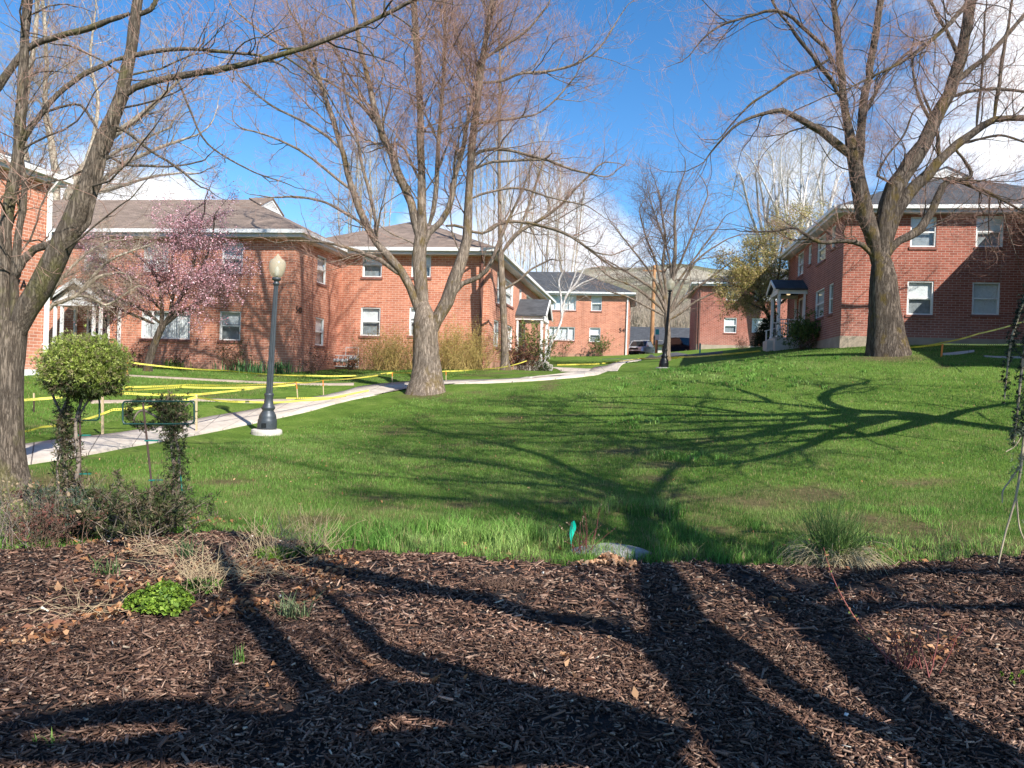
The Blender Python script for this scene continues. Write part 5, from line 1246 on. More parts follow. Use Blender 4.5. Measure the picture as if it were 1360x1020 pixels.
YB = fb(1020, 462, 45.5); yr = np.random.default_rng(40); ye = empty('yew_bush', YB, 0, 'dense dark evergreen shrub behind the white step rail', 'bush'); ny_ = 15000; yu = nrm(yr.normal(size=(ny_, 3))); yu[:, 2] = np.abs(yu[:, 2])
yp = yu*(yr.random((ny_, 1))**.3)*[.95, .9, 1.75]*(1+.12*np.sin(yu[:, :1]*6+yu[:, 1:2]*5)); yp[:, :2] *= (1-.3*yp[:, 2:]/1.8)
leaves('foliage', yp, .075, [(.014, .026, .009), (.022, .036, .013), (.035, .048, .018)], leafM, ye, yr, .4); MB().lathe([(.08, -.1), (.05, .9)], 8).build('stem', stemB, ye)
shrub('dry_bush', 'low brown twigs at the far brick corner near the dark evergreen', 'bush', 0, 0, 1.6, .8, 60, stemB, 900, .06, RB, 41, base=fb(985, 464, 60), spread=36)
for i, (px, py, D, h_, lab) in enumerate(((182, 489, 30.6, .7, 'leafless dark shrub below the plum tree'), (238, 489, 30.8, .5, 'leafless dark shrub beneath the left picture window'), (598-130, 491, 35.0, .5, 'thin dry stalks beside the gas meters'), (415, 491, 31.5, .9, 'thin dry stalks against the wall below number 540'))):
    shrub('dry_bush', lab, 'bush', 0, 0, .9, h_, 40, stemB, 500, .05, RB+DKG, 140+i, base=fb(px, py, D), spread=28)
def iris(label, px, py, D, w_, h_, n, seed, pal=((.05, .13, .05), (.08, .19, .07), (.11, .24, .08)), name='iris_clump', cat='plant', bl=.03, base=None, spread=.5):
    rr = np.random.default_rng(seed); g = fb(px, py, D) if base is None else np.array(base, float); x = rr.normal(size=n)*w_; y = rr.normal(size=n)*w_*.35; a = rr.uniform(0, 2*math.pi, n); t_ = rr.random(n)*spread
    tip = np.stack([np.cos(a)*t_, np.sin(a)*t_, np.ones(n)], -1)*(h_*(.6+.5*rr.random(n)))[:, None]; s_ = np.stack([-np.sin(a), np.cos(a), 0*a], -1)*bl/2; P_ = np.stack([x, y, 0*x-.01], -1)
    mid = P_+tip*[.35, .35, .6]; V_ = np.stack([P_-s_, P_+s_, mid+s_, mid-s_, P_+tip*[1.25, 1.25, .9]], 1).reshape(-1, 3); i_ = np.arange(n)*5
    c_ = np.array(pal)[rr.integers(0, len(pal), n)]*(1+.2*rr.normal(size=(n, 1)))
    o_ = npmesh(name, V_, [np.stack([i_, i_+1, i_+2, i_+3], -1), np.stack([i_+3, i_+2, i_+4], -1)], leafM, col=np.repeat(np.clip(c_, .01, 1), 5, 0)); o_.location = tuple(g)
    return tag(o_, label, cat)
iris('blue-green sword-leaved clump left of the near lamp at the wall foot', 335, 494, 30.8, .65, .62, 150, 51)
iris('smaller sword-leaved clump right of the near lamp at the wall foot', 373, 493, 30.8, .28, .6, 70, 52)
iris('bright green leafy clump under the left picture window', 228, 490, 30.6, .2, .5, 60, 53, ((.16, .3, .05), (.22, .36, .08)))
# perennials in the bed
def cushion(label, px, py, rx, ry, h_, n, ls, pal, seed, stems=0, sh_=.3, name='ground_cover'):
    rr = np.random.default_rng(seed); g = bed_ground(px, py); root = empty(name, g, 0, label, 'plant')
    th = rr.uniform(0, 2*math.pi, n); rad_ = np.sqrt(rr.random(n)); lob = 1+.18*np.sin(th*3+seed)+.12*np.sin(th*7+2)
    x = np.cos(th)*rad_*rx*lob; y = np.sin(th)*rad_*ry*lob; z = h_*np.sqrt(np.clip(1-rad_**2*.9, 0, 1))*(.55+.45*rr.random(n))*(.7+.6*vnoise(x+5, y+5, .05, seed))
    leaves('foliage', np.stack([x, y, z], -1), ls, pal, leafM, root, rr, .85, up=1.1, curl=.12)
    if stems:
        B = np.c_[rr.normal(size=(stems, 2))*[rx*.6, ry*.6], np.zeros(stems)]; a = rr.uniform(0, 2*math.pi, stems); el = np.radians(rr.uniform(35, 85, stems))
        p_, r_ = grow(B, np.stack([np.cos(a)*np.cos(el), np.sin(a)*np.cos(el), np.sin(el)], -1), rr.uniform(.5, 1, stems)*sh_, np.full(stems, .0018), 6, rr, .12, (0, 0, -.1), .5, .001)
        v_, q_ = tubes(p_, r_, 4); npmesh('dry_stems', v_, q_, straw, root)
    return root
cushion('bright lime green mound of small leaves among dry leaves in the bed', 214, 830, .18, .14, .17, 2400, .025, BG+[(.12, .2, .03), (.20, .30, .04)], 61, 0)
cushion('small darker green sprig mound touching the lime green mound', 268, 800, .12, .10, .10, 700, .02, GR+DKG, 62, 60, .35)
cushion('low green clump with a spray of tall dry straw stems', 362, 752, .16, .12, .09, 1300, .024, BG[:3]+GR, 63, 90, .42)
cushion('dark green clump at the right foot of the straw stems', 412, 748, .15, .10, .09, 900, .024, GR+DKG, 64, 70, .5)
iris('short grey-green grass tuft alone on the shaded mulch', 388, 838, 0, .05, .16, 60, 54, ((.12, .16, .07), (.2, .24, .12)), 'grass_tuft', 'grass tuft', .007, bed_ground(388, 838), 1.4)
iris('tiny green shoot in the mulch below the grey-green tuft', 318, 903, 0, .01, .12, 14, 55, ((.12, .22, .04),), 'grass_tuft', 'grass tuft', .006, bed_ground(318, 903), .6)
iris('tiny green shoots by the bottom frame edge', 62, 1015, 0, .04, .06, 14, 56, ((.16, .26, .05),), 'grass_tuft', 'grass tuft', .006, bed_ground(62, 1012), .8)
iris('thin green tuft in front of the juniper stakes', 140, 775, 0, .05, .16, 40, 57, ((.10, .16, .05),), 'grass_tuft', 'grass tuft', .006, bed_ground(140, 778), 1.2)
iris('second thin green tuft behind the lime green mound', 250, 752, 0, .05, .2, 40, 58, ((.08, .14, .05),), 'grass_tuft', 'grass tuft', .006, bed_ground(250, 752), 1.2)
# dry flattened straw between the clumps
rr = np.random.default_rng(70)
for lab, px, py, n_, L_, s_ in (('tangle of dry straw stems between the two green clumps', 290, 775, 150, .38, .28), ('dry straw stalks standing by the dark juniper', 205, 745, 60, .42, .18), ('few pale straw stalks lying left of the lime green mound', 120, 835, 26, .45, .14), ('brown dried twig cluster in the middle of the bed', 668, 795, 120, .13, .10), ('dry reddish twigs on the mulch by the lawn edge', 690, 752, 60, .2, .12)):
    g = bed_ground(px, py); B = np.c_[rr.normal(size=(n_, 2))*s_, np.zeros(n_)+.01]; B[:, 1] *= .6; a = rr.uniform(0, 2*math.pi, n_); el = np.radians(rr.uniform(3, 60, n_)**1.0)
    p_, r_ = grow(B, np.stack([np.cos(a)*np.cos(el), np.sin(a)*np.cos(el), np.sin(el)], -1), rr.uniform(.4, 1, n_)*L_, np.full(n_, .0017), 6, rr, .2, (0, 0, -.35), .5, .001); p_[:, :, 2] = np.maximum(p_[:, :, 2], .006+.04*rr.random(p_[:, :, 2].shape))
    v_, q_ = tubes(p_, r_, 4); o_ = npmesh('dry_stalks', v_, q_, stemB if 'brown' in lab or 'red' in lab else straw); o_.location = tuple(g); tag(o_, lab, 'dry plant')
# ornamental grass clump
g = bed_ground(1108, 752); root = empty('ornamental_grass', g, 0, 'big tussock of drooping dry grass with green blades at the bed edge', 'plant'); n_ = 1500
a = rr.uniform(0, 2*math.pi, n_); el = np.radians(rr.uniform(25, 80, n_)); B = np.c_[rr.normal(size=(n_, 2))*.085, np.zeros(n_)]
p_, r_ = grow(B, np.stack([np.cos(a)*np.cos(el), np.sin(a)*np.cos(el), np.sin(el)], -1), rr.uniform(.35, .66, n_), np.full(n_, .0036), 8, rr, .05, (0, 0, -1.7), .3, .001); p_[:, :, 2] = np.maximum(p_[:, :, 2], .005)
v_, q_ = tubes(p_, r_, 3); npmesh('dry_blades', v_, q_, M_plain('tussock_straw', (.46, .37, .21), .8, var=.4, vscale=14), root)
n_ = 330; a = rr.uniform(0, 2*math.pi, n_); el = np.radians(rr.uniform(55, 88, n_)); B = np.c_[rr.normal(size=(n_, 2))*[.10, .06], np.zeros(n_)]
p_, r_ = grow(B, np.stack([np.cos(a)*np.cos(el), np.sin(a)*np.cos(el), np.sin(el)], -1), rr.uniform(.38, .66, n_), np.full(n_, .0042), 6, rr, .06, (0, 0, -.3), .2, .0008)
v_, q_ = tubes(p_, r_, 3); npmesh('green_blades', v_, q_, M_plain('tussock_green', (.12, .21, .04), .7, var=.4, vscale=14), root)
# twiggy shoots
def shoots(label, px, py, n_, L_, mat, seed, spread=25, s_=.06, r=.004, arch=None, buds=None, name='bare_shrub'):
    rr = np.random.default_rng(seed); g = bed_ground(px, py); root = empty(name, g, 0, label, 'shrub'); B = np.c_[rr.normal(size=(n_, 2))*s_, np.zeros(n_)-.01]; a = rr.uniform(0, 2*math.pi, n_); el = np.radians(90-np.abs(rr.normal(size=n_))*spread)
    p_, r_ = grow(B, np.stack([np.cos(a)*np.cos(el), np.sin(a)*np.cos(el), np.sin(el)], -1), rr.uniform(.5, 1, n_)*L_, np.full(n_, r), 8, rr, .09, (0, 0, .1), .4, .001)
    v_, q_ = tubes(p_, r_, 5); VV = [v_]; QQ = [q_]; m_ = len(v_)
    k_ = kids(p_, r_, np.full(n_, L_), 5, rr, tmin=.3, ang=(30, 60), lfac=.22, lmin=.02, rk=.01); a_, b_ = grow(*k_, 3, rr, .12, (0, 0, .1), .5, .001); v_, q_ = tubes(a_, b_, 3); VV.append(v_); QQ.append(q_+m_); m_ += len(v_)
    if arch is not None:
        C = catmull(np.c_[np.array(arch), np.linspace(.006, .002, len(arch))], 24); v_, q_ = tubes((C[None, :, :3]-g), C[None, :, 3], 6); VV.append(v_); QQ.append(q_+m_); m_ += len(v_)
        P3 = C[rr.integers(4, 24, 60), :3]-g+rr.normal(size=(60, 3))*.008
    npmesh('stems', np.concatenate(VV), np.concatenate(QQ), mat, root, smooth=True)
    if buds:
        P_ = tip_points((a_, b_, 0), 160, rr); P_ = np.concatenate([P_, P3]) if arch is not None else P_; leaves('foliage', P_, .016, buds, leafM, root, rr, .5)
    return root
gA = bed_ground(1195, 900); arch = [gA+np.array([0, 0, 0.0]), gA+np.array([-.12, .02, .10]), gA+np.array([-.27, .05, .30]), gA+np.array([-.36, .08, .48]), gA+np.array([-.40, .1, .62])]
shoots('young red-stemmed shrub with one long arching cane in the mulch', 1210, 905, 22, .38, stemR, 71, 30, .09, arch=arch, buds=[(.2, .24, .06), (.4, .2, .1)])
shoots('thin red-brown shrub with upright budded shoots beside the stone', 772, 742, 16, .46, stemR, 72, 22, .07, .004, buds=[(.4, .32, .2), (.3, .2, .12)])
shoots('pale green seedling on the mulch near the right frame edge', 1345, 925, 6, .08, stemR, 73, 40, .02, .002, buds=BG)
# stone and flag
rr = np.random.default_rng(80)
def rock(label, px, py, sx, sy, sz, seed):
    g = bed_ground(px, py); bm = bmesh.new(); bmesh.ops.create_icosphere(bm, subdivisions=4, radius=1)
    for v_ in bm.verts:
        c = v_.co; n_ = vnoise(c.x*1.3+seed, c.y*1.3+c.z*1.7+seed, .8, seed)[()] if False else float(vnoise(np.array([c.x+3*seed]), np.array([c.y+c.z*1.3+7]), .6, seed)[0])
        f_ = .86+.24*n_; v_.co = Vector((c.x*sx*f_, c.y*sy*f_, max(c.z, -.3)*sz*f_))
    me = bpy.data.meshes.new('boulder'); bm.to_mesh(me); bm.free(); me.polygons.foreach_set('use_smooth', [True]*len(me.polygons)); o_ = link('boulder', me, M_plain('rock_grey%d' % seed, (.27, .265, .25), .9, var=.35, vscale=14, bmp=.6)); o_.location = (g[0], g[1], g[2]+sz*.12); return tag(o_, label, 'rock')
rock('flat pale grey boulder half hidden in tall grass at the bed edge', 812, 738, .36, .24, .085, 1)
# ------------------------------------------------------------------ junipers and their frames
def sprays(name, P, N_, L_, cols, parent, rr, nper=7, thick=.004):
    """scale-leaf sprays: little forked twigs radiating from points"""
    N = len(P); out_P = np.repeat(P, nper, 0); d = nrm(np.repeat(N_, nper, 0)+rr.normal(size=(N*nper, 3))*.75); L = (L_*(.5+.8*rr.random(N*nper)))[:, None]
    s_ = nrm(np.cross(d, rr.normal(size=d.shape))); w_ = thick
    V_ = np.stack([out_P-s_*w_*.5, out_P+s_*w_*.5, out_P+d*L*.6+s_*w_*.9, out_P+d*L, out_P+d*L*.6-s_*w_*.9], 1).reshape(-1, 3); i_ = np.arange(N*nper)*5
    c_ = np.array(cols)[rr.integers(0, len(cols), N)]*(1+.25*rr.normal(size=(N, 1))); c_ = np.repeat(np.clip(c_, .003, 1), nper*5, 0)
    return npmesh(name, V_, [np.stack([i_, i_+1, i_+2, i_+3, i_+4], -1)], leafM, parent, col=c_)
def stem_mesh(rows, D, root, o3, mat, name='stems', n=8):
    VV = []; QQ = []; m_ = 0
    for r_ in rows:
        c_, w_ = limb_pts(r_, D); v_, q_ = tubes((c_-o3)[None], w_[None], n, .08, RNG); VV.append(v_); QQ.append(q_+m_); m_ += len(v_)
    npmesh(name, np.concatenate(VV), np.concatenate(QQ), mat, root, smooth=True)
DJ = 7.7
JT = [(.30, .36, .07), (.38, .45, .10), (.20, .27, .05), (.42, .46, .15), (.30, .26, .13)]; JD = [(.05, .07, .025), (.075, .095, .035), (.13, .10, .06), (.18, .135, .09)]
rr = np.random.default_rng(90)
g1 = at(92, 690, DJ); g1[2] = float(gsurf(g1[0], g1[1])[0]); J1 = empty('juniper', g1, 0, 'clipped juniper with a round lime green head above thin brown twin stems', 'shrub')
stem_mesh([[(98,700,6),(90,650,6),(84,600,5),(80,560,5),(90,530,4),(105,505,3)], [(84,700,5),(97,655,5),(104,610,5),(100,565,4),(112,520,3)], [(95,690,4),(80,660,4),(76,620,3),(82,585,3)], [(100,560,3),(118,530,3),(135,505,2)], [(85,555,3),(72,530,3),(65,505,2)]], DJ, J1, g1, stemG)
ppm = FPX/DJ; n_ = 9500; u_ = nrm(rr.normal(size=(n_, 3))); rr_ = rr.random((n_, 1))**.22; c0 = at(112, 492, DJ)-g1
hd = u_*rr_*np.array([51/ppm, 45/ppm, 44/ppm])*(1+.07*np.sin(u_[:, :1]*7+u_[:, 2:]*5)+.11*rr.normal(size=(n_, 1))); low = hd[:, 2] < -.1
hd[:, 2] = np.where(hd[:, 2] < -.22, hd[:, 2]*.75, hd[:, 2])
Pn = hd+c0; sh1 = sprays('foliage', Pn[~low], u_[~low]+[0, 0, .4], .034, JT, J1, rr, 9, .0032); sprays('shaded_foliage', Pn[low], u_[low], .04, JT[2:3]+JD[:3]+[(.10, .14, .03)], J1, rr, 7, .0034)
def along(rows, D, n_, sp, o3):
    P_ = []
    for r_ in rows:
        c_, w_ = limb_pts(r_, D); k_ = rr.integers(0, len(c_)-1, n_//len(rows)); f_ = rr.random(len(k_))[:, None]; P_.append(c_[k_]*(1-f_)+c_[k_+1]*f_)
    P_ = np.concatenate(P_)+rr.normal(size=(sum(len(x_) for x_ in P_), 3))*sp-o3; return P_
P_ = along([[(84,690,5),(84,640,5),(88,600,5),(90,560,5),(95,535,5)], [(100,690,5),(98,640,5),(92,590,5),(85,545,5)]], DJ, 850, .055, g1); sprays('stem_sprigs', P_, nrm(rr.normal(size=P_.shape)+[0, 0, 1]), .05, JD, J1, rr, 6, .0042)
g2 = at(228, 705, DJ); g2[2] = float(gsurf(g2[0], g2[1])[0]); J2 = empty('juniper', g2, 0, 'dark straggly upright juniper tied to a stake, topped by a flat bushy tuft', 'shrub')
rows2 = [[(232,706,6),(230,670,6),(232,630,5),(228,590,5),(226,560,5),(222,535,3)], [(225,705,4),(236,660,4),(238,610,4),(232,570,3),(238,540,3)], [(226,565,3),(205,552,3),(188,545,3),(178,556,2),(182,566,2),(196,566,2)], [(228,560,3),(240,545,2),(252,535,2)], [(224,556,4),(216,545,5),(212,532,3)]]
stem_mesh(rows2, DJ, J2, g2, stemG)
arc_ = [[(212,545,2),(195,534,2),(178,537,2),(170,550,2),(176,562,2),(196,567,2),(212,560,2)]]
tuft_ = [[(216,566,3),(230,548,3),(244,530,3)], [(208,532,3),(222,548,3),(230,560,3)], [(250,548,3),(238,560,3),(230,575,3)], [(225,548,3),(226,530,3)]]
P_ = np.concatenate([along(rows2[:2], DJ, 850, .05, g2), along(arc_, DJ, 260, .022, g2), along(tuft_, DJ, 480, .045, g2)])
sprays('foliage', P_, nrm(rr.normal(size=P_.shape)+[0, 0, 1]), .04, JD+[(.05, .08, .025), (.08, .11, .04)], J2, rr, 8, .0034)
# sprawling base junipers
for lab, px, py, w_, h_, n2, sd in (('dark sprawling juniper with grey bare branches at the foot of the stakes', 175, 722, .52, .30, 1700, 91), ('low dusty blue-green juniper left of the stakes', 82, 712, .40, .22, 1000, 92)):
    g = bed_ground(px, py); r2_ = np.random.default_rng(sd); R_ = empty('juniper', g, 0, lab, 'shrub'); ns = 48; a = r2_.uniform(0, 2*math.pi, ns); el = np.radians(r2_.uniform(8, 65, ns))
    p_, q_ = grow(np.c_[r2_.normal(size=(ns, 2))*w_*.3, np.zeros(ns)], np.stack([np.cos(a)*np.cos(el), np.sin(a)*np.cos(el)*.7, np.sin(el)], -1), r2_.uniform(.4, 1, ns)*w_*1.1, np.full(ns, .006), 7, r2_, .16, (0, 0, .2), .35, .0015)
    k_ = kids(p_, q_, np.full(ns, w_), 12, r2_, tmin=.2, ang=(25, 60), lfac=.35, lmin=.04); a2, b2 = grow(*k_, 4, r2_, .15, (0, 0, .2), .5, .001); v1_, f1_ = tubes(p_, q_, 5); v2_, f2_ = tubes(a2, b2, 3); npmesh('stems', np.concatenate([v1_, v2_]), np.concatenate([f1_, f2_+len(v1_)]), stemG, R_, smooth=True)
    P_ = tip_points((a2, b2, 0), n2, r2_); P_[:, 2] = np.abs(P_[:, 2]); sprays('foliage', P_, nrm(r2_.normal(size=P_.shape)+[0, 0, 1]), .06, JD+[(.09, .11, .04)] if sd == 91 else [(.06, .10, .07), (.09, .13, .08), (.08, .09, .04)], R_, r2_, 6, .0042)
shrub('dry_bush', 'pale brown dried stalks at the left frame edge below the forked tree', 'bush', 25, 715, .5, .42, 120, stemG, 900, .03, [(.28, .2, .12), (.2, .22, .08), (.35, .26, .16)], 93, spread=24, r=.004, basew=1.4)
shrub('dry_bush', 'reddish brown stalks between left dried shrub and dusty juniper', 'bush', 60, 728, .3, .34, 60, stemB, 500, .03, RB, 94, spread=20, r=.004, basew=1.2)
# right frame: weeping conifer hanging into view
D_ = 5.6; gR = np.array([5.2, 6.4, 0]); gR[2] = gz1(gR[0], gR[1])
R_ = empty('weeping_conifer', gR, 0, 'weeping blue-grey conifer whose drooping branches hang in at the right frame edge', 'tree'); VV = []; QQ = []; m_ = 0; rr = np.random.default_rng(95)
tk = catmull(np.array([(5.2, 6.4, gR[2]-.05, .07), (5.15, 6.3, .9, .06), (4.9, 6.15, 1.7, .05), (4.5, 5.9, 2.4, .04), (4.25, 5.75, 2.55, .03)]), 18); v_, q_ = tubes((tk[None, :, :3]-gR), tk[None, :, 3], 8); VV.append(v_); QQ.append(q_); m_ = len(v_)
rowsR = [[(1400,330,5),(1372,370,4),(1356,410,3),(1344,450,3),(1338,490,2),(1334,530,1.5)], [(1405,350,5),(1380,400,4),(1364,450,3),(1356,500,3),(1350,560,2),(1346,590,1.5)], [(1410,380,5),(1385,450,4),(1368,520,4),(1360,580,3.5),(1356,620,3.5),(1348,665,3),(1336,705,2.5),(1326,748,2)],
         [(1350,662,2.5),(1354,700,2),(1364,725,1.5)], [(1358,615,2.5),(1340,640,2),(1332,652,2),(1331,668,1.5)], [(1366,560,2),(1350,590,1.5),(1336,600,1)]]
for r_ in rowsR:
    c_, w_ = limb_pts(r_, D_); v_, q_ = tubes((c_-gR)[None], w_[None], 6, .06, rr); VV.append(v_); QQ.append(q_+m_); m_ += len(v_)
npmesh('trunk', np.concatenate(VV), np.concatenate(QQ), M_plain('weeping_bark', (.38, .31, .21), .85, var=.25, vscale=12), R_, smooth=True)
def alongR(rows, n_, sp):
    P_ = []
    for r_ in rows:
        c_, w_ = limb_pts(r_, D_); k_ = rr.integers(0, 17, n_); f_ = rr.random(n_)[:, None]; P_.append(c_[k_]*(1-f_)+c_[k_+1]*f_)
    P_ = np.concatenate(P_); return P_+rr.normal(size=P_.shape)*sp-gR
P_ = alongR([rowsR[0], rowsR[1], rowsR[2][:4]], 150, .016); cl_ = P_[rr.integers(0, len(P_), 380)]+rr.normal(size=(380, 3))*.012
sprays('foliage', np.concatenate([P_, cl_]), nrm(rr.normal(size=(len(P_)+380, 3))+[0, 0, -.3]), .022, [(.035, .05, .035), (.06, .085, .06), (.02, .03, .02)], R_, rr, 12, .0025)
P_ = alongR([[(1362,600,2),(1345,630,2)], [(1358,560,2),(1345,585,1)], [(1372,680,2),(1368,720,1)]], 60, .02); sprays('pale_sprigs', P_, nrm(rr.normal(size=P_.shape)), .02, [(.30, .34, .22), (.22, .26, .16)], R_, rr, 9, .002)
# ------------------------------------------------------------------ lamps
globeM, t, b = nt('lamp_globe'); b.inputs['Base Color'].default_value = (.66, .61, .46, 1); b.inputs['Roughness'].default_value = .25
tr = node(t, 'ShaderNodeBsdfTranslucent'); tr.inputs['Color'].default_value = (.75, .68, .5, 1); tp_ = node(t, 'ShaderNodeBsdfTransparent'); mx1 = node(t, 'ShaderNodeMixShader'); mx1.inputs[0].default_value = .35; mx2 = node(t, 'ShaderNodeMixShader'); mx2.inputs[0].default_value = .40
t.links.new(b.outputs[0], mx1.inputs[1]); t.links.new(tr.outputs[0], mx1.inputs[2]); t.links.new(mx1.outputs[0], mx2.inputs[1]); t.links.new(tp_.outputs[0], mx2.inputs[2]); t.links.new(mx2.outputs[0], t.nodes['Material Output'].inputs['Surface'])
def lamp(label, px, py, D, H, lean, metal):
    g = at(px, py, D); g[2] = float(gsurf(g[0], g[1])[0]); s = H/4.15
    root = empty('street_lamp', g, 0, label, 'street lamp', 'acorn globe lamp posts')
    MB().lathe([(.35*s, -.15), (.355*s, .06), (.345*s, .10), (.31*s, .115)], 28).build('footing', conc, root, False)
    ln = lean
    MB().lathe([(.22*s, .11), (.225*s, .15), (.22*s, .30*s), (.215*s, .34*s), (.20*s, .37*s), (.20*s, .40*s), (.185*s, .46*s), (.15*s, .52*s), (.125*s, .56*s), (.155*s, .60*s), (.16*s, .63*s), (.13*s, .67*s), (.105*s, .74*s), (.095*s, .86*s), (.11*s, .92*s), (.11*s, .95*s), (.085*s, .97*s)], 24, lean=ln).build('base', metal, root, True)
    dr = MB(); dr.hexa([(-.05, -.235*s, .16), (.05, -.235*s, .16), (.05, -.19*s, .16), (-.05, -.19*s, .16), (-.05, -.235*s, .27*s), (.05, -.235*s, .27*s), (.05, -.19*s, .27*s), (-.05, -.19*s, .27*s)]); dr.build('access_door', blackmetal, root)
    MB().lathe([(.080*s, .96*s), (.078*s, 1.2*s), (.064*s, 2.4*s), (.054*s, 3.50*s)], 24, flute=.14, lean=ln).build('pole', metal, root)
    MB().lathe([(.05*s, 3.49*s), (.075*s, 3.51*s), (.08*s, 3.55*s), (.055*s, 3.57*s), (.06*s, 3.60*s), (.10*s, 3.62*s), (.11*s, 3.66*s), (.09*s, 3.68*s)], 20, lean=ln).build('collar', metal, root, True)
    gl = MB().lathe([(.09*s, 3.68*s), (.125*s, 3.72*s), (.165*s, 3.80*s), (.19*s, 3.90*s), (.195*s, 3.98*s), (.18*s, 4.05*s), (.15*s, 4.09*s), (.10*s, 4.12*s), (.075*s, 4.14*s), (.065*s, 4.17*s), (.03*s, 4.20*s), (.015*s, 4.24*s)], 24, lean=ln).build('globe', globeM, root, True)
    MB().lathe([(.02*s, 3.69*s), (.05*s, 3.74*s), (.06*s, 3.82*s), (.045*s, 3.90*s), (.01*s, 3.94*s)], 14, lean=ln).build('bulb', white, gl, True)
lamp('near dark grey lamp post with acorn globe leaning slightly beside the sidewalk', 354, 577, 17.8, 3.98, (.033, 0), lampmetal)
lamp('far black lamp post with acorn globe standing on the crest of the lawn', 881, 490, 35.6, 4.05, (.050, 0), blackmetal)

# ------------------------------------------------------------------ stakes and tape
ST = {}
def stake(key, label, top, foot, w_=.036, tipc=True, wood=None):
    g = ground_at(*foot); Dd = np.dot(g-CAM, Fv); g[2] = float(gsurf(g[0], g[1])[0]); T_ = at(top[0], top[1], Dd)
    root = empty('wooden_stake', g, 0, label, 'stake', 'stakes holding caution tape'); t_ = T_-g; q = t_*.62
    m_ = MB(); m_.bar((0, 0, -.1), tuple(q), w_, w_*.55); m_.build('shaft', wood or (orangeM if tipc == 2 else stakeM), root)
    m_ = MB(); m_.bar(tuple(q), tuple(t_), w_*1.02, w_*.57); m_.build('top', orangeM if tipc else stakeM, root); ST[key] = T_
stake('a', 'pale wooden stake on the far edge of the sidewalk behind the green juniper head', (136, 520), (136.5, 578), .05, False)
stake('b', 'pale wooden stake on the sidewalk right of the wire trellis', (261, 524), (261, 574), .05, False)
stake('c', 'orange stake on the lawn edge right behind the near lamp', (393.5, 508), (396, 531))
stake('d', 'orange stake left of the gas meters by the sidewalk', (429, 505), (430, 526))
stake('e', 'orange stake beside the sidewalk left of the centre trunk', (521, 495), (521, 509))
stake('f', 'orange stake beside the sidewalk right of the centre trunk', (592.5, 493), (592.5, 507))
stake('g', 'short orange stake on the lawn near the left porch', (170, 481), (169, 498), .05, 2)
stake('h', 'orange stake by the paving slab right of the massive tree', (1252, 457), (1250, 474), .06, 2)
stake('i', 'orange stake peeking out left of the massive tree trunk', (1151, 457), (1150, 469), .05, 2)
stake('j', 'thin rusty stake near the corner of the 7A building', (45, 522), (45, 548), .035, False, rust)
for k_, lab, px, y0, y1, D_, mt in (('teal', 'small teal marker post on the lawn crest', 929.5, 456, 470, 50, M_plain('teal_paint', (.02, .30, .28), .5)),):
    g = fb(px, y1, D_); m_ = MB(); m_.lathe([(.05, -.1), (.05, (y1-y0)*D_/FPX-.05), (.065, (y1-y0)*D_/FPX-.05), (.065, (y1-y0)*D_/FPX)], 10); o_ = m_.build('marker_post', mt); o_.location = tuple(g); tag(o_, lab, 'post')
def P3(v):
    if isinstance(v, str): return ST[v]
    if len(v) == 3: return at(*v)
    g = ground_at(*v); g = g.copy(); g[2] += .06; return g
def tape(label, pts, sag=.1, w_=.045, name='caution_tape'):
    P_ = [P3(p) for p in pts]; C = []
    for a_, b_ in zip(P_, P_[1:]):
        n_ = 14
        for i in range(n_+(b_ is P_[-1])):
            f_ = i/n_; q = a_*(1-f_)+b_*f_; q = q-np.array([0, 0, sag*4*f_*(1-f_)]); q[2] = max(q[2], float(gsurf(q[0], q[1])[0])+.05); C.append(q)
    C = np.array(C); V_ = []; UV_ = []; s_ = 0
    for i, q in enumerate(C):
        if i: s_ += np.linalg.norm(q-C[i-1])
        tw = .5*math.sin(s_*.7+len(label))+.25; d_ = C[min(i+1, len(C)-1)]-C[max(i-1, 0)]; d_ /= np.linalg.norm(d_)+1e-9
        sd = np.cross(d_, [0, 0, 1]); sd /= np.linalg.norm(sd)+1e-9; up_ = np.array([0, 0, 1])*math.cos(tw)+sd*math.sin(tw); nn_ = np.cross(up_, d_)*.0012
        for k_ in (-.5, .5):
            V_.append(q+up_*w_*k_); UV_.append((s_, k_+.5))
    n_ = len(C); i_ = np.arange(n_-1)*2; Q_ = np.stack([i_, i_+2, i_+3, i_+1], -1)
    o_ = npmesh(name, np.array(V_)-C[0], Q_, tapeM, uv=UV_); o_.location = tuple(C[0]); return tag(o_, label, 'caution tape', 'yellow caution tape spans')
tape('tape span running left from the pale stake behind the juniper head', [(-40, 533, 13.5), 'a'], .05)
tape('taut tape span between the two pale stakes', ['a', 'b'], .03)
tape('long tape span from the pale stake past the near lamp to its orange stake', ['b', 'c'], .02)
tape('lower tape curving from the left frame edge up to the second pale stake', [(-20, 574, 13.2), (55, 567, 14), (150, 544, 15.2), tuple((262, 527, float(np.dot(ST['b']-CAM, Fv)))) ], .06)
tape('upper back tape stretched over the lawn left of the near lamp', [(100, 513, 21.5), (250, 511, 21), 'c'], .04)
tape('middle back tape just below the upper one, left of the near lamp', [(100, 517, 20.5), (240, 514, 20.6), tuple((392, 511, float(np.dot(ST['c']-CAM, Fv))))], .05)
tape('slack tape drooping to the sidewalk between pale and orange stake', [tuple((261, 528, float(np.dot(ST['b']-CAM, Fv)))), (330, 533.5, 19.3), (400, 532, 21.5), (460, 529)], .03)
tape('tape lying along the sidewalk left of the centre tree', [(380, 532), (440, 531), (490, 521)], .0)
tape('tape between the two orange stakes left of the centre tree', ['d', 'e'], .05)
tape('short tape between the lamp stake and the gas meter stake', ['c', 'd'], .04)
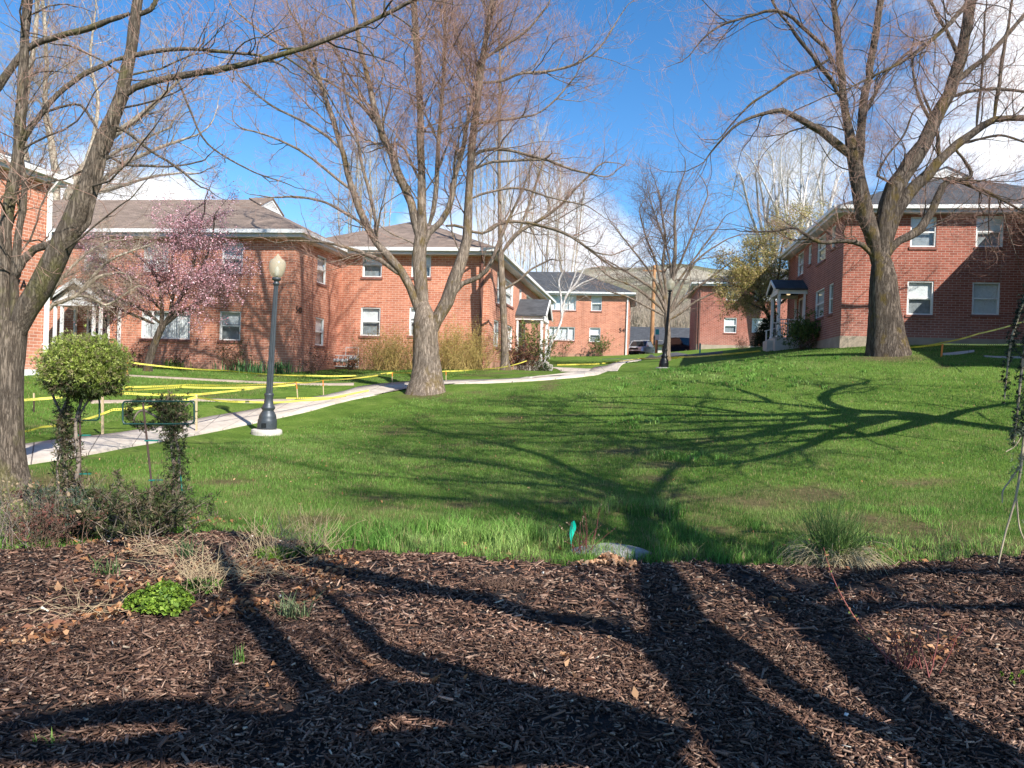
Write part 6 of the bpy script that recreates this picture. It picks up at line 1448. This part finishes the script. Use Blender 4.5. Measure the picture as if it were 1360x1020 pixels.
tape('tape passing behind the centre trunk between orange stakes', ['e', 'f'], .03)
tape('tape from the centre tree stake to the slim tree', ['f', (640, 490, 33.5), (672, 487, 33.6), (700, 479, 36)], .02)
tape('high tape along the facade from the short orange stake to the meters', ['g', (300, 492, 28.6), (420, 499, 28), 'e'], .05)
tape('tape rising from behind the massive tree to the upper right frame edge', [(1200, 462, 27.5), (1251, 455, 27), (1300, 443, 24), (1375, 422, 21)], .03)
tape('level tape from the slab stake to the right frame edge', ['h', (1380, 457, 25)], .02)
tape('tape from the massive tree to the slab stake', ['i', (1205, 461.5, 27.6), 'h'], .02)
tape('tape lying on the grass along the far walk', [(740, 486), (790, 485), (815, 482.5), (850, 477.5), (900, 477)], 0, .08)
tape('tape lying across the lawn crest toward the far brick building', [(850, 477.5), (930, 475), (985, 470), (1010, 468)], 0, .08)

# ------------------------------------------------------------------ wire trellis frames with stakes
def wire_frame(label, x0, y0, x1, y1, sx0, sy0, sx1, sy1, D_):
    g = at(sx1, sy1, D_); g[2] = float(gsurf(g[0], g[1])[0]); root = empty('plant_support', g, 0, label, 'plant support')
    c_ = []; r_ = 5
    for cx_, cy_, a0 in ((x1-r_, y0+r_, -90), (x1-r_, y1-r_, 0), (x0+r_, y1-r_, 90), (x0+r_, y0+r_, 180)):
        for k_ in range(5):
            a_ = math.radians(a0+90*k_/4); c_.append(at(cx_+r_*math.cos(a_), cy_+r_*math.sin(a_), D_)-g)
    c_.append(c_[0]); m_ = MB()
    for p_, q_ in zip(c_, c_[1:]): m_.bar(p_, q_+(q_-p_)*.05, .017, n=6)
    m_.build('wire_loop', greenwire, root)
    m_ = MB(); m_.bar(at(sx0, sy0, D_)-g, at(sx1, sy1+6, D_)-g, .020, n=8); m_.build('rod', rust, root)
    for f_ in (.3, .62):
        m_ = MB()
        q = at(sx0+(sx1-sx0)*f_, sy0+(sy1-sy0)*f_, D_)-g; e_ = q+Rv*.10; m_.bar(q-Rv*.02, e_, .03, .012)
        m_.build('tie', MATS.get('teal_tie%d' % int(x0)) or M_plain('teal_tie%d' % int(x0), (.01, .16, .13), .5), root)
wire_frame('dark green wire loop on a rod through the round-headed juniper', 88, 528, 132, 558, 106, 530, 107, 690, 7.72)
wire_frame('rounded rectangular wire loop on a slanting rod at the dark juniper', 163, 533, 258, 563, 190, 536, 208, 700, 7.45)
g = at(246, 706, 7.68); g[2] = float(gsurf(g[0], g[1])[0]); m_ = MB(); m_.bar((0, 0, -.05), at(240, 630, 7.68)-g, .012, n=6); m_.bar(at(246, 680, 7.68)-g, at(245, 700, 7.68)-g, .03, .02); tag(m_.build('tie_strap', MATS['teal_tie163']), 'thin teal strap stretched down the right side of the dark juniper', 'strap').location = tuple(g)
# marker flag
g = bed_ground(757, 742); fl = empty('marker_flag', g, 0, 'small bright teal-green utility flag on a thin wire beside the stone', 'flag')
m_ = MB(); m_.bar((0, 0, -.05), (.01, 0, .33), .004, n=6); m_.build('wire', rust, fl)
V_ = []; n_ = 10
for i in range(n_):
    f_ = i/(n_-1); w1 = .035*math.sin(math.pi*min(1, f_*1.1+.05))+.008
    z_ = .33-.22*f_; V_ += [(.012+w1*math.cos(f_*2), w1*math.sin(f_*2)*.6, z_), (.008-w1*.4, .012*math.sin(f_*5), z_-.015)]
i_ = np.arange(n_-1)*2; npmesh('flag_sheet', np.array(V_), np.stack([i_, i_+1, i_+3, i_+2], -1), M_plain('flag_teal', (.0, .55, .36), .5, var=.05), fl, smooth=True)

# ------------------------------------------------------------------ gas meters
metM = M_plain('meter_grey', (.55, .57, .57), .45, .2, var=.08); fm_d = d_mid-.28
gm_root = empty('gas_meters', gw(*[on_d(455, 488, fm_d)[0]], fm_d, float(gsurf(*gw(on_d(455, 488, fm_d)[0], fm_d)[:2])[0])), -GA, 'row of grey gas meters with pipes on the wall in the corner of building 540', 'gas meter')
pp = MB(); pp.bar((-.75, 0, .12), (.75, 0, .12), .05, n=8); pp.bar((-.7, .06, .62), (.72, .06, .62), .04, n=8); pp.bar((.72, .06, .62), (.72, .06, .05), .04, n=8); pp.bar((.1, .07, 1.0), (.7, .07, 1.0), .03, n=8); pp.bar((.1, .07, 1.0), (.1, .07, .62), .03, n=8); pp.bar((.7, .07, 1.0), (.7, .07, .62), .03, n=8)
for k_ in range(7):
    x_ = -.66+k_*.215; pp.bar((x_, 0, .12), (x_, 0, .3), .03, n=6); pp.bar((x_, .05, .5), (x_, .06, .62), .03, n=6)
pp.build('pipework', soffit, gm_root)
for k_ in range(7):
    x_ = -.66+k_*.215; zz_ = .27 if k_ < 5 else .38; m_ = MB(); V0 = len(m_.v)
    pr = [(.075, -.1), (.095, -.08), (.1, 0), (.095, .06), (.06, .09)]
    m_.lathe(pr, 14, (0, 0, 0)); m_.v = [(x_+a_, -b2_*1.0-.02 if False else c_*1.0-.06, zz_+.12+b_) for a_, b_, c_ in [(p[0], p[1], p[2]) for p in m_.v] for b2_ in (0,)]
    m_.box(x_-.045, x_+.045, -.19, -.155, zz_+.08, zz_+.17); o_ = m_.build('meter', metM, gm_root, False)

# ------------------------------------------------------------------ utility poles, sign, step rail
poleM = M_plain('pole_wood', (.42, .22, .10), .9, var=.25, vscale=3)
g = fb(865, 474, 84); H_ = (474-352)*84/FPX; rp = empty('utility_pole', g, 0, 'tall orange-brown wooden utility pole beyond the bare tree', 'utility pole')
MB().lathe([(.26, -.3), (.24, .5), (.17, H_)], 12, lean=(.0, 0)).build('pole', poleM, rp); m_ = MB(); m_.bar((-1.2, 0, H_-.6), (1.2, 0, H_-.6), .12, .14); 
for x_ in (-1.1, -.5, .5, 1.1): m_.bar((x_, 0, H_-.52), (x_, 0, H_-.38), .08, n=6)
m_.build('crossarm', poleM, rp); MB().box(.12, .30, -.2, .1, 1.3, 2.3).build('cable_box', blackmetal, rp)
g = fb(871.5, 473, 74); rs = empty('sign_post', g, 0, 'teal topped white sign on an orange-brown post beside the utility pole', 'sign'); MB().lathe([(.13, -.2), (.12, 1.9)], 10).build('post', poleM, rs)
sg = MB().box(-.16, .16, -.15, -.11, 1.35, 2.35); sg.build('sign_plate', white, rs); MB().box(-.162, .162, -.156, -.1, 1.85, 2.35).build('sign_header', M_plain('sign_teal', (.02, .35, .38), .5), rs)
g = fb(1017, 464, 43.5); rl = empty('step_rail', g, -GA, 'white rail beside the steps next to the dark evergreen shrub', 'handrail'); m_ = MB()
for x_ in (0, .75): m_.box(x_-.035, x_+.035, -.035, .035, -.2, .95+.25*x_)
m_.build('post', white, rl); m_ = MB(); m_.bar((-.1, 0, .95), (.9, 0, 1.25), .07, .05); m_.bar((0, 0, .35), (.75, 0, .55), .05, .04); m_.build('rail', white, rl)

# ------------------------------------------------------------------ parked cars
carglass = M_plain('car_glass', (.02, .025, .03), .08, var=.02); rubber = M_plain('tyre_rubber', (.015, .015, .016), .8); chrome = M_plain('rim_metal', (.5, .5, .5), .3, .8)
headl = M_plain('headlight_glass', (.8, .8, .8), .1); 
def car(label, loc, rz, paint, suv):
    root = empty('parked_car', loc, rz, label, 'car', 'cars parked beyond the lawn')
    L_, W_, H_ = (4.6, 1.8, 1.45) if not suv else (4.6, 1.88, 1.72); h = L_/2
    belt = .86 if not suv else 1.02
    lower = [(-h, .35), (-h+.05, .62), (-h+.25, belt-.12), (-h*.45, belt), (h*.75, belt+.02), (h-.08, belt-.06), (h, .55), (h-.05, .28), (-h+.1, .25)]   # front = -x
    if suv: lower[3] = (-h*.50, belt)
    top = [(-h*.42, belt-.01), (-h*.12, H_-.06), (h*.12, H_), (h*(.50 if not suv else .74), H_-.05), (h*(.78 if not suv else .93), belt)]
    def loft(prof, ws, mat, name, par):
        V_ = []; F_ = []; n_ = len(prof); st_ = [(-1, ws[1]), (-.82, ws[0]), (0, ws[0]), (.82, ws[0]), (1, ws[1])]
        zc = sum(p[1] for p in prof)/n_
        for y_, sc_ in st_:
            for x_, z_ in prof: V_.append((x_*(sc_ if abs(y_) == 1 else 1), y_*W_/2*(ws[2] if z_ > belt+.05 else 1), zc+(z_-zc)*(1 if abs(y_) < 1 else ws[3])))
        for s_ in range(4):
            for k_ in range(n_): a_ = s_*n_+k_; b_ = s_*n_+(k_+1) % n_; F_.append((a_, b_, b_+n_, a_+n_))
        F_.append(tuple(range(n_-1, -1, -1))); F_.append(tuple(range(4*n_, 5*n_))); me_ = MB(); me_.add(V_, F_); return me_.build(name, mat, par, False, .03)
    body = loft(lower, (1, .965, 1, .93), paint, 'body', root); loft(top, (1, .93, .84, .93), carglass, 'windows', root)
    rf_ = MB(); rf_.hexa([(top[1][0]+.05, -W_*.38, H_-.045), (top[3][0], -W_*.38, H_-.04), (top[3][0], W_*.38, H_-.04), (top[1][0]+.05, W_*.38, H_-.045), (top[1][0]+.12, -W_*.36, H_+.015), (top[3][0]-.05, -W_*.36, H_+.005), (top[3][0]-.05, W_*.36, H_+.005), (top[1][0]+.12, W_*.36, H_+.015)])
    for S in (-1, 1):
        for i_ in range(4): rf_.bar((top[i_][0], S*W_*(.47 if i_ == 0 else .415), top[i_][1]), (top[i_+1][0], S*W_*(.47 if i_ == 3 else .415), top[i_+1][1]), .07, .05)
    rf_.build('roof', paint, root)
    for x_ in (-h*.62, h*.62):
        for S in (-1, 1):
            w2 = MB(); V0 = []; 
            w2.lathe([(.2, -.1), (.31, -.1), (.33, -.06), (.33, .06), (.31, .1), (.2, .1)], 20); w2.v = [(x_+a_, S*(W_/2-.1)+c_, .33+b_) for a_, b_, c_ in w2.v]; wh = w2.build('wheel', rubber, root)
            w3 = MB(); w3.lathe([(.205, -.09), (.19, .105), (.05, .115)], 14); w3.v = [(x_+a_, S*(W_/2-.1+c_), .33+b_) for a_, b_, c_ in w3.v]; w3.build('rim', chrome, wh)
    for S in (-1, 1):
        m_ = MB(); m_.hexa([(-h-.01, S*.55-.18, .58), (-h-.01, S*.55+.18, .60), (-h+.14, S*.55+.22*S+.16, .62), (-h+.14, S*.55-.18, .60), (-h+.03, S*.55-.18, .74), (-h+.03, S*.55+.18, .75), (-h+.2, S*.55+.22*S+.16, .76), (-h+.2, S*.55-.18, .74)]); m_.build('headlight', headl, root)
        m_ = MB(); m_.box(-h*.36, -h*.30, S*(W_/2+.02)-.09, S*(W_/2+.02)+.09, belt+.02, belt+.15); m_.build('mirror', paint, root)
    m_ = MB(); m_.box(-h-.015, -h+.08, -.42, .42, .50, .66); m_.box(-h-.02, -h+.08, -.7, .7, .28, .38); m_.build('grille', blackmetal, root)
pS = M_plain('paint_silver', (.50, .54, .58), .3, .25, var=.03); pB = M_plain('paint_navy', (.012, .018, .035), .2, .3, var=.05); pK = M_plain('paint_black', (.012, .012, .014), .25, .3)
def carloc(px, py, D): p = at(px, py, D); p[2] = float(gsurf(p[0], p[1])[0])+.02; return p
car('silver car facing the lawn between far centre building and utility pole', carloc(850, 475, 77), rad(65), pS, False)
car('dark navy car with its roof showing above the lawn crest by the far right building', carloc(908, 474, 77), rad(118), pB, True)
car('black car mostly hidden behind the silver one', carloc(843, 474, 83), rad(65), pK, False)
# ------------------------------------------------------------------ light, sky, camera
w = bpy.data.worlds.new('World'); SC.world = w; w.use_nodes = True; t = w.node_tree; bg = t.nodes['Background']
sky = node(t, 'ShaderNodeTexSky', sky_type='NISHITA'); sky.sun_disc = False; sky.sun_elevation = SUN_EL
sky.sun_rotation = math.atan2(SUN[0], SUN[1]); sky.altitude = 1500; sky.air_density = 1.0; sky.dust_density = .6; sky.ozone_density = 2.0
tc = node(t, 'ShaderNodeTexCoord')
nz = noise(t, 4.5, 9, .62, tc.outputs['Generated']); nz2 = noise(t, 2.2, 6, .6, tc.outputs['Generated'])
masks = None
for px, py, rx, s in [(710, 305, .13, .95), (780, 340, .12, .9), (620, 330, .10, .7), (110, 262, .10, 1.0), (20, 262, .10, .9), (210, 268, .07, .9), (1370, 110, .13, .85), (1345, 215, .09, .7), (1070, 270, .05, .42), (960, 330, .05, .45), (1440, 60, .2, .9), (880, 300, .07, .5), (930, 335, .06, .4), (-120, 250, .12, .8), (1255, 250, .05, .4), (1650, 100, .4, .8), (300, 295, .05, .5)]:
    d = ray(px, py); d /= np.linalg.norm(d)
    sb = node(t, 'ShaderNodeVectorMath', operation='SUBTRACT'); sb.inputs[1].default_value = tuple(d); t.links.new(tc.outputs['Generated'], sb.inputs[0])
    ml = node(t, 'ShaderNodeVectorMath', operation='MULTIPLY'); ml.inputs[1].default_value = (1/rx, 1/rx, 1.6/rx); t.links.new(sb.outputs[0], ml.inputs[0])
    ln = node(t, 'ShaderNodeVectorMath', operation='LENGTH'); t.links.new(ml.outputs[0], ln.inputs[0])
    mr = node(t, 'ShaderNodeMapRange'); mr.inputs[1].default_value = 0; mr.inputs[2].default_value = 1.4; mr.inputs[3].default_value = s; mr.inputs[4].default_value = 0
    t.links.new(ln.outputs['Value'], mr.inputs[0])
    if masks is None: masks = mr.outputs[0]
    else:
        mx = node(t, 'ShaderNodeMath', operation='MAXIMUM'); t.links.new(masks, mx.inputs[0]); t.links.new(mr.outputs[0], mx.inputs[1]); masks = mx.outputs[0]
ad = node(t, 'ShaderNodeMath', operation='MULTIPLY_ADD'); t.links.new(nz, ad.inputs[0]); ad.inputs[1].default_value = 1.9; ad.inputs[2].default_value = -.95
gm_ = node(t, 'ShaderNodeMath', operation='MULTIPLY'); gm_.use_clamp = True; gm_.inputs[1].default_value = 4.0; t.links.new(masks, gm_.inputs[0])
gn_ = node(t, 'ShaderNodeMath', operation='MULTIPLY'); t.links.new(ad.outputs[0], gn_.inputs[0]); t.links.new(gm_.outputs[0], gn_.inputs[1])
sm = node(t, 'ShaderNodeMath', operation='ADD'); t.links.new(gn_.outputs[0], sm.inputs[0]); t.links.new(masks, sm.inputs[1])
cf = ramp(t, sm.outputs[0], [(.26, (0, 0, 0)), (.75, (1, 1, 1))])
hs = node(t, 'ShaderNodeHueSaturation'); hs.inputs['Saturation'].default_value = 1.3; hs.inputs['Value'].default_value = SKYV if 'SKYV' in globals() else 1.0; t.links.new(sky.outputs[0], hs.inputs['Color'])
cl = ramp(t, nz2, [(.35, (5.0, 5.2, 5.8)), (.65, (7.2, 7.2, 7.3))])
t.links.new(mix(t, cf, hs.outputs[0], cl), bg.inputs['Color']); bg.inputs['Strength'].default_value = .12
sl = bpy.data.lights.new('sun', 'SUN'); sl.energy = 5.0; sl.angle = rad(.5); sl.color = (1, .95, .87)
so = bpy.data.objects.new('sun', sl); COL.objects.link(so); so.rotation_euler = Vector(tuple(SUN)).to_track_quat('Z', 'Y').to_euler()
cd = bpy.data.cameras.new('camera'); cd.sensor_width = 36; cd.lens = 36*FPX/1360; cd.clip_start = .05; cd.clip_end = 5000
co = bpy.data.objects.new('camera', cd); COL.objects.link(co)
co.matrix_world = Matrix(((Rv[0], Uv[0], -Fv[0], CAM[0]), (Rv[1], Uv[1], -Fv[1], CAM[1]), (Rv[2], Uv[2], -Fv[2], CAM[2]), (0, 0, 0, 1)))
SC.camera = co
SC.view_settings.view_transform = 'Standard'; SC.view_settings.look = 'None'; SC.view_settings.exposure = .82
SC.render.resolution_x, SC.render.resolution_y = 1024, 768
try:
    SC.cycles.use_denoising = True; SC.cycles.max_bounces = 6; SC.cycles.transparent_max_bounces = 12
except Exception: pass
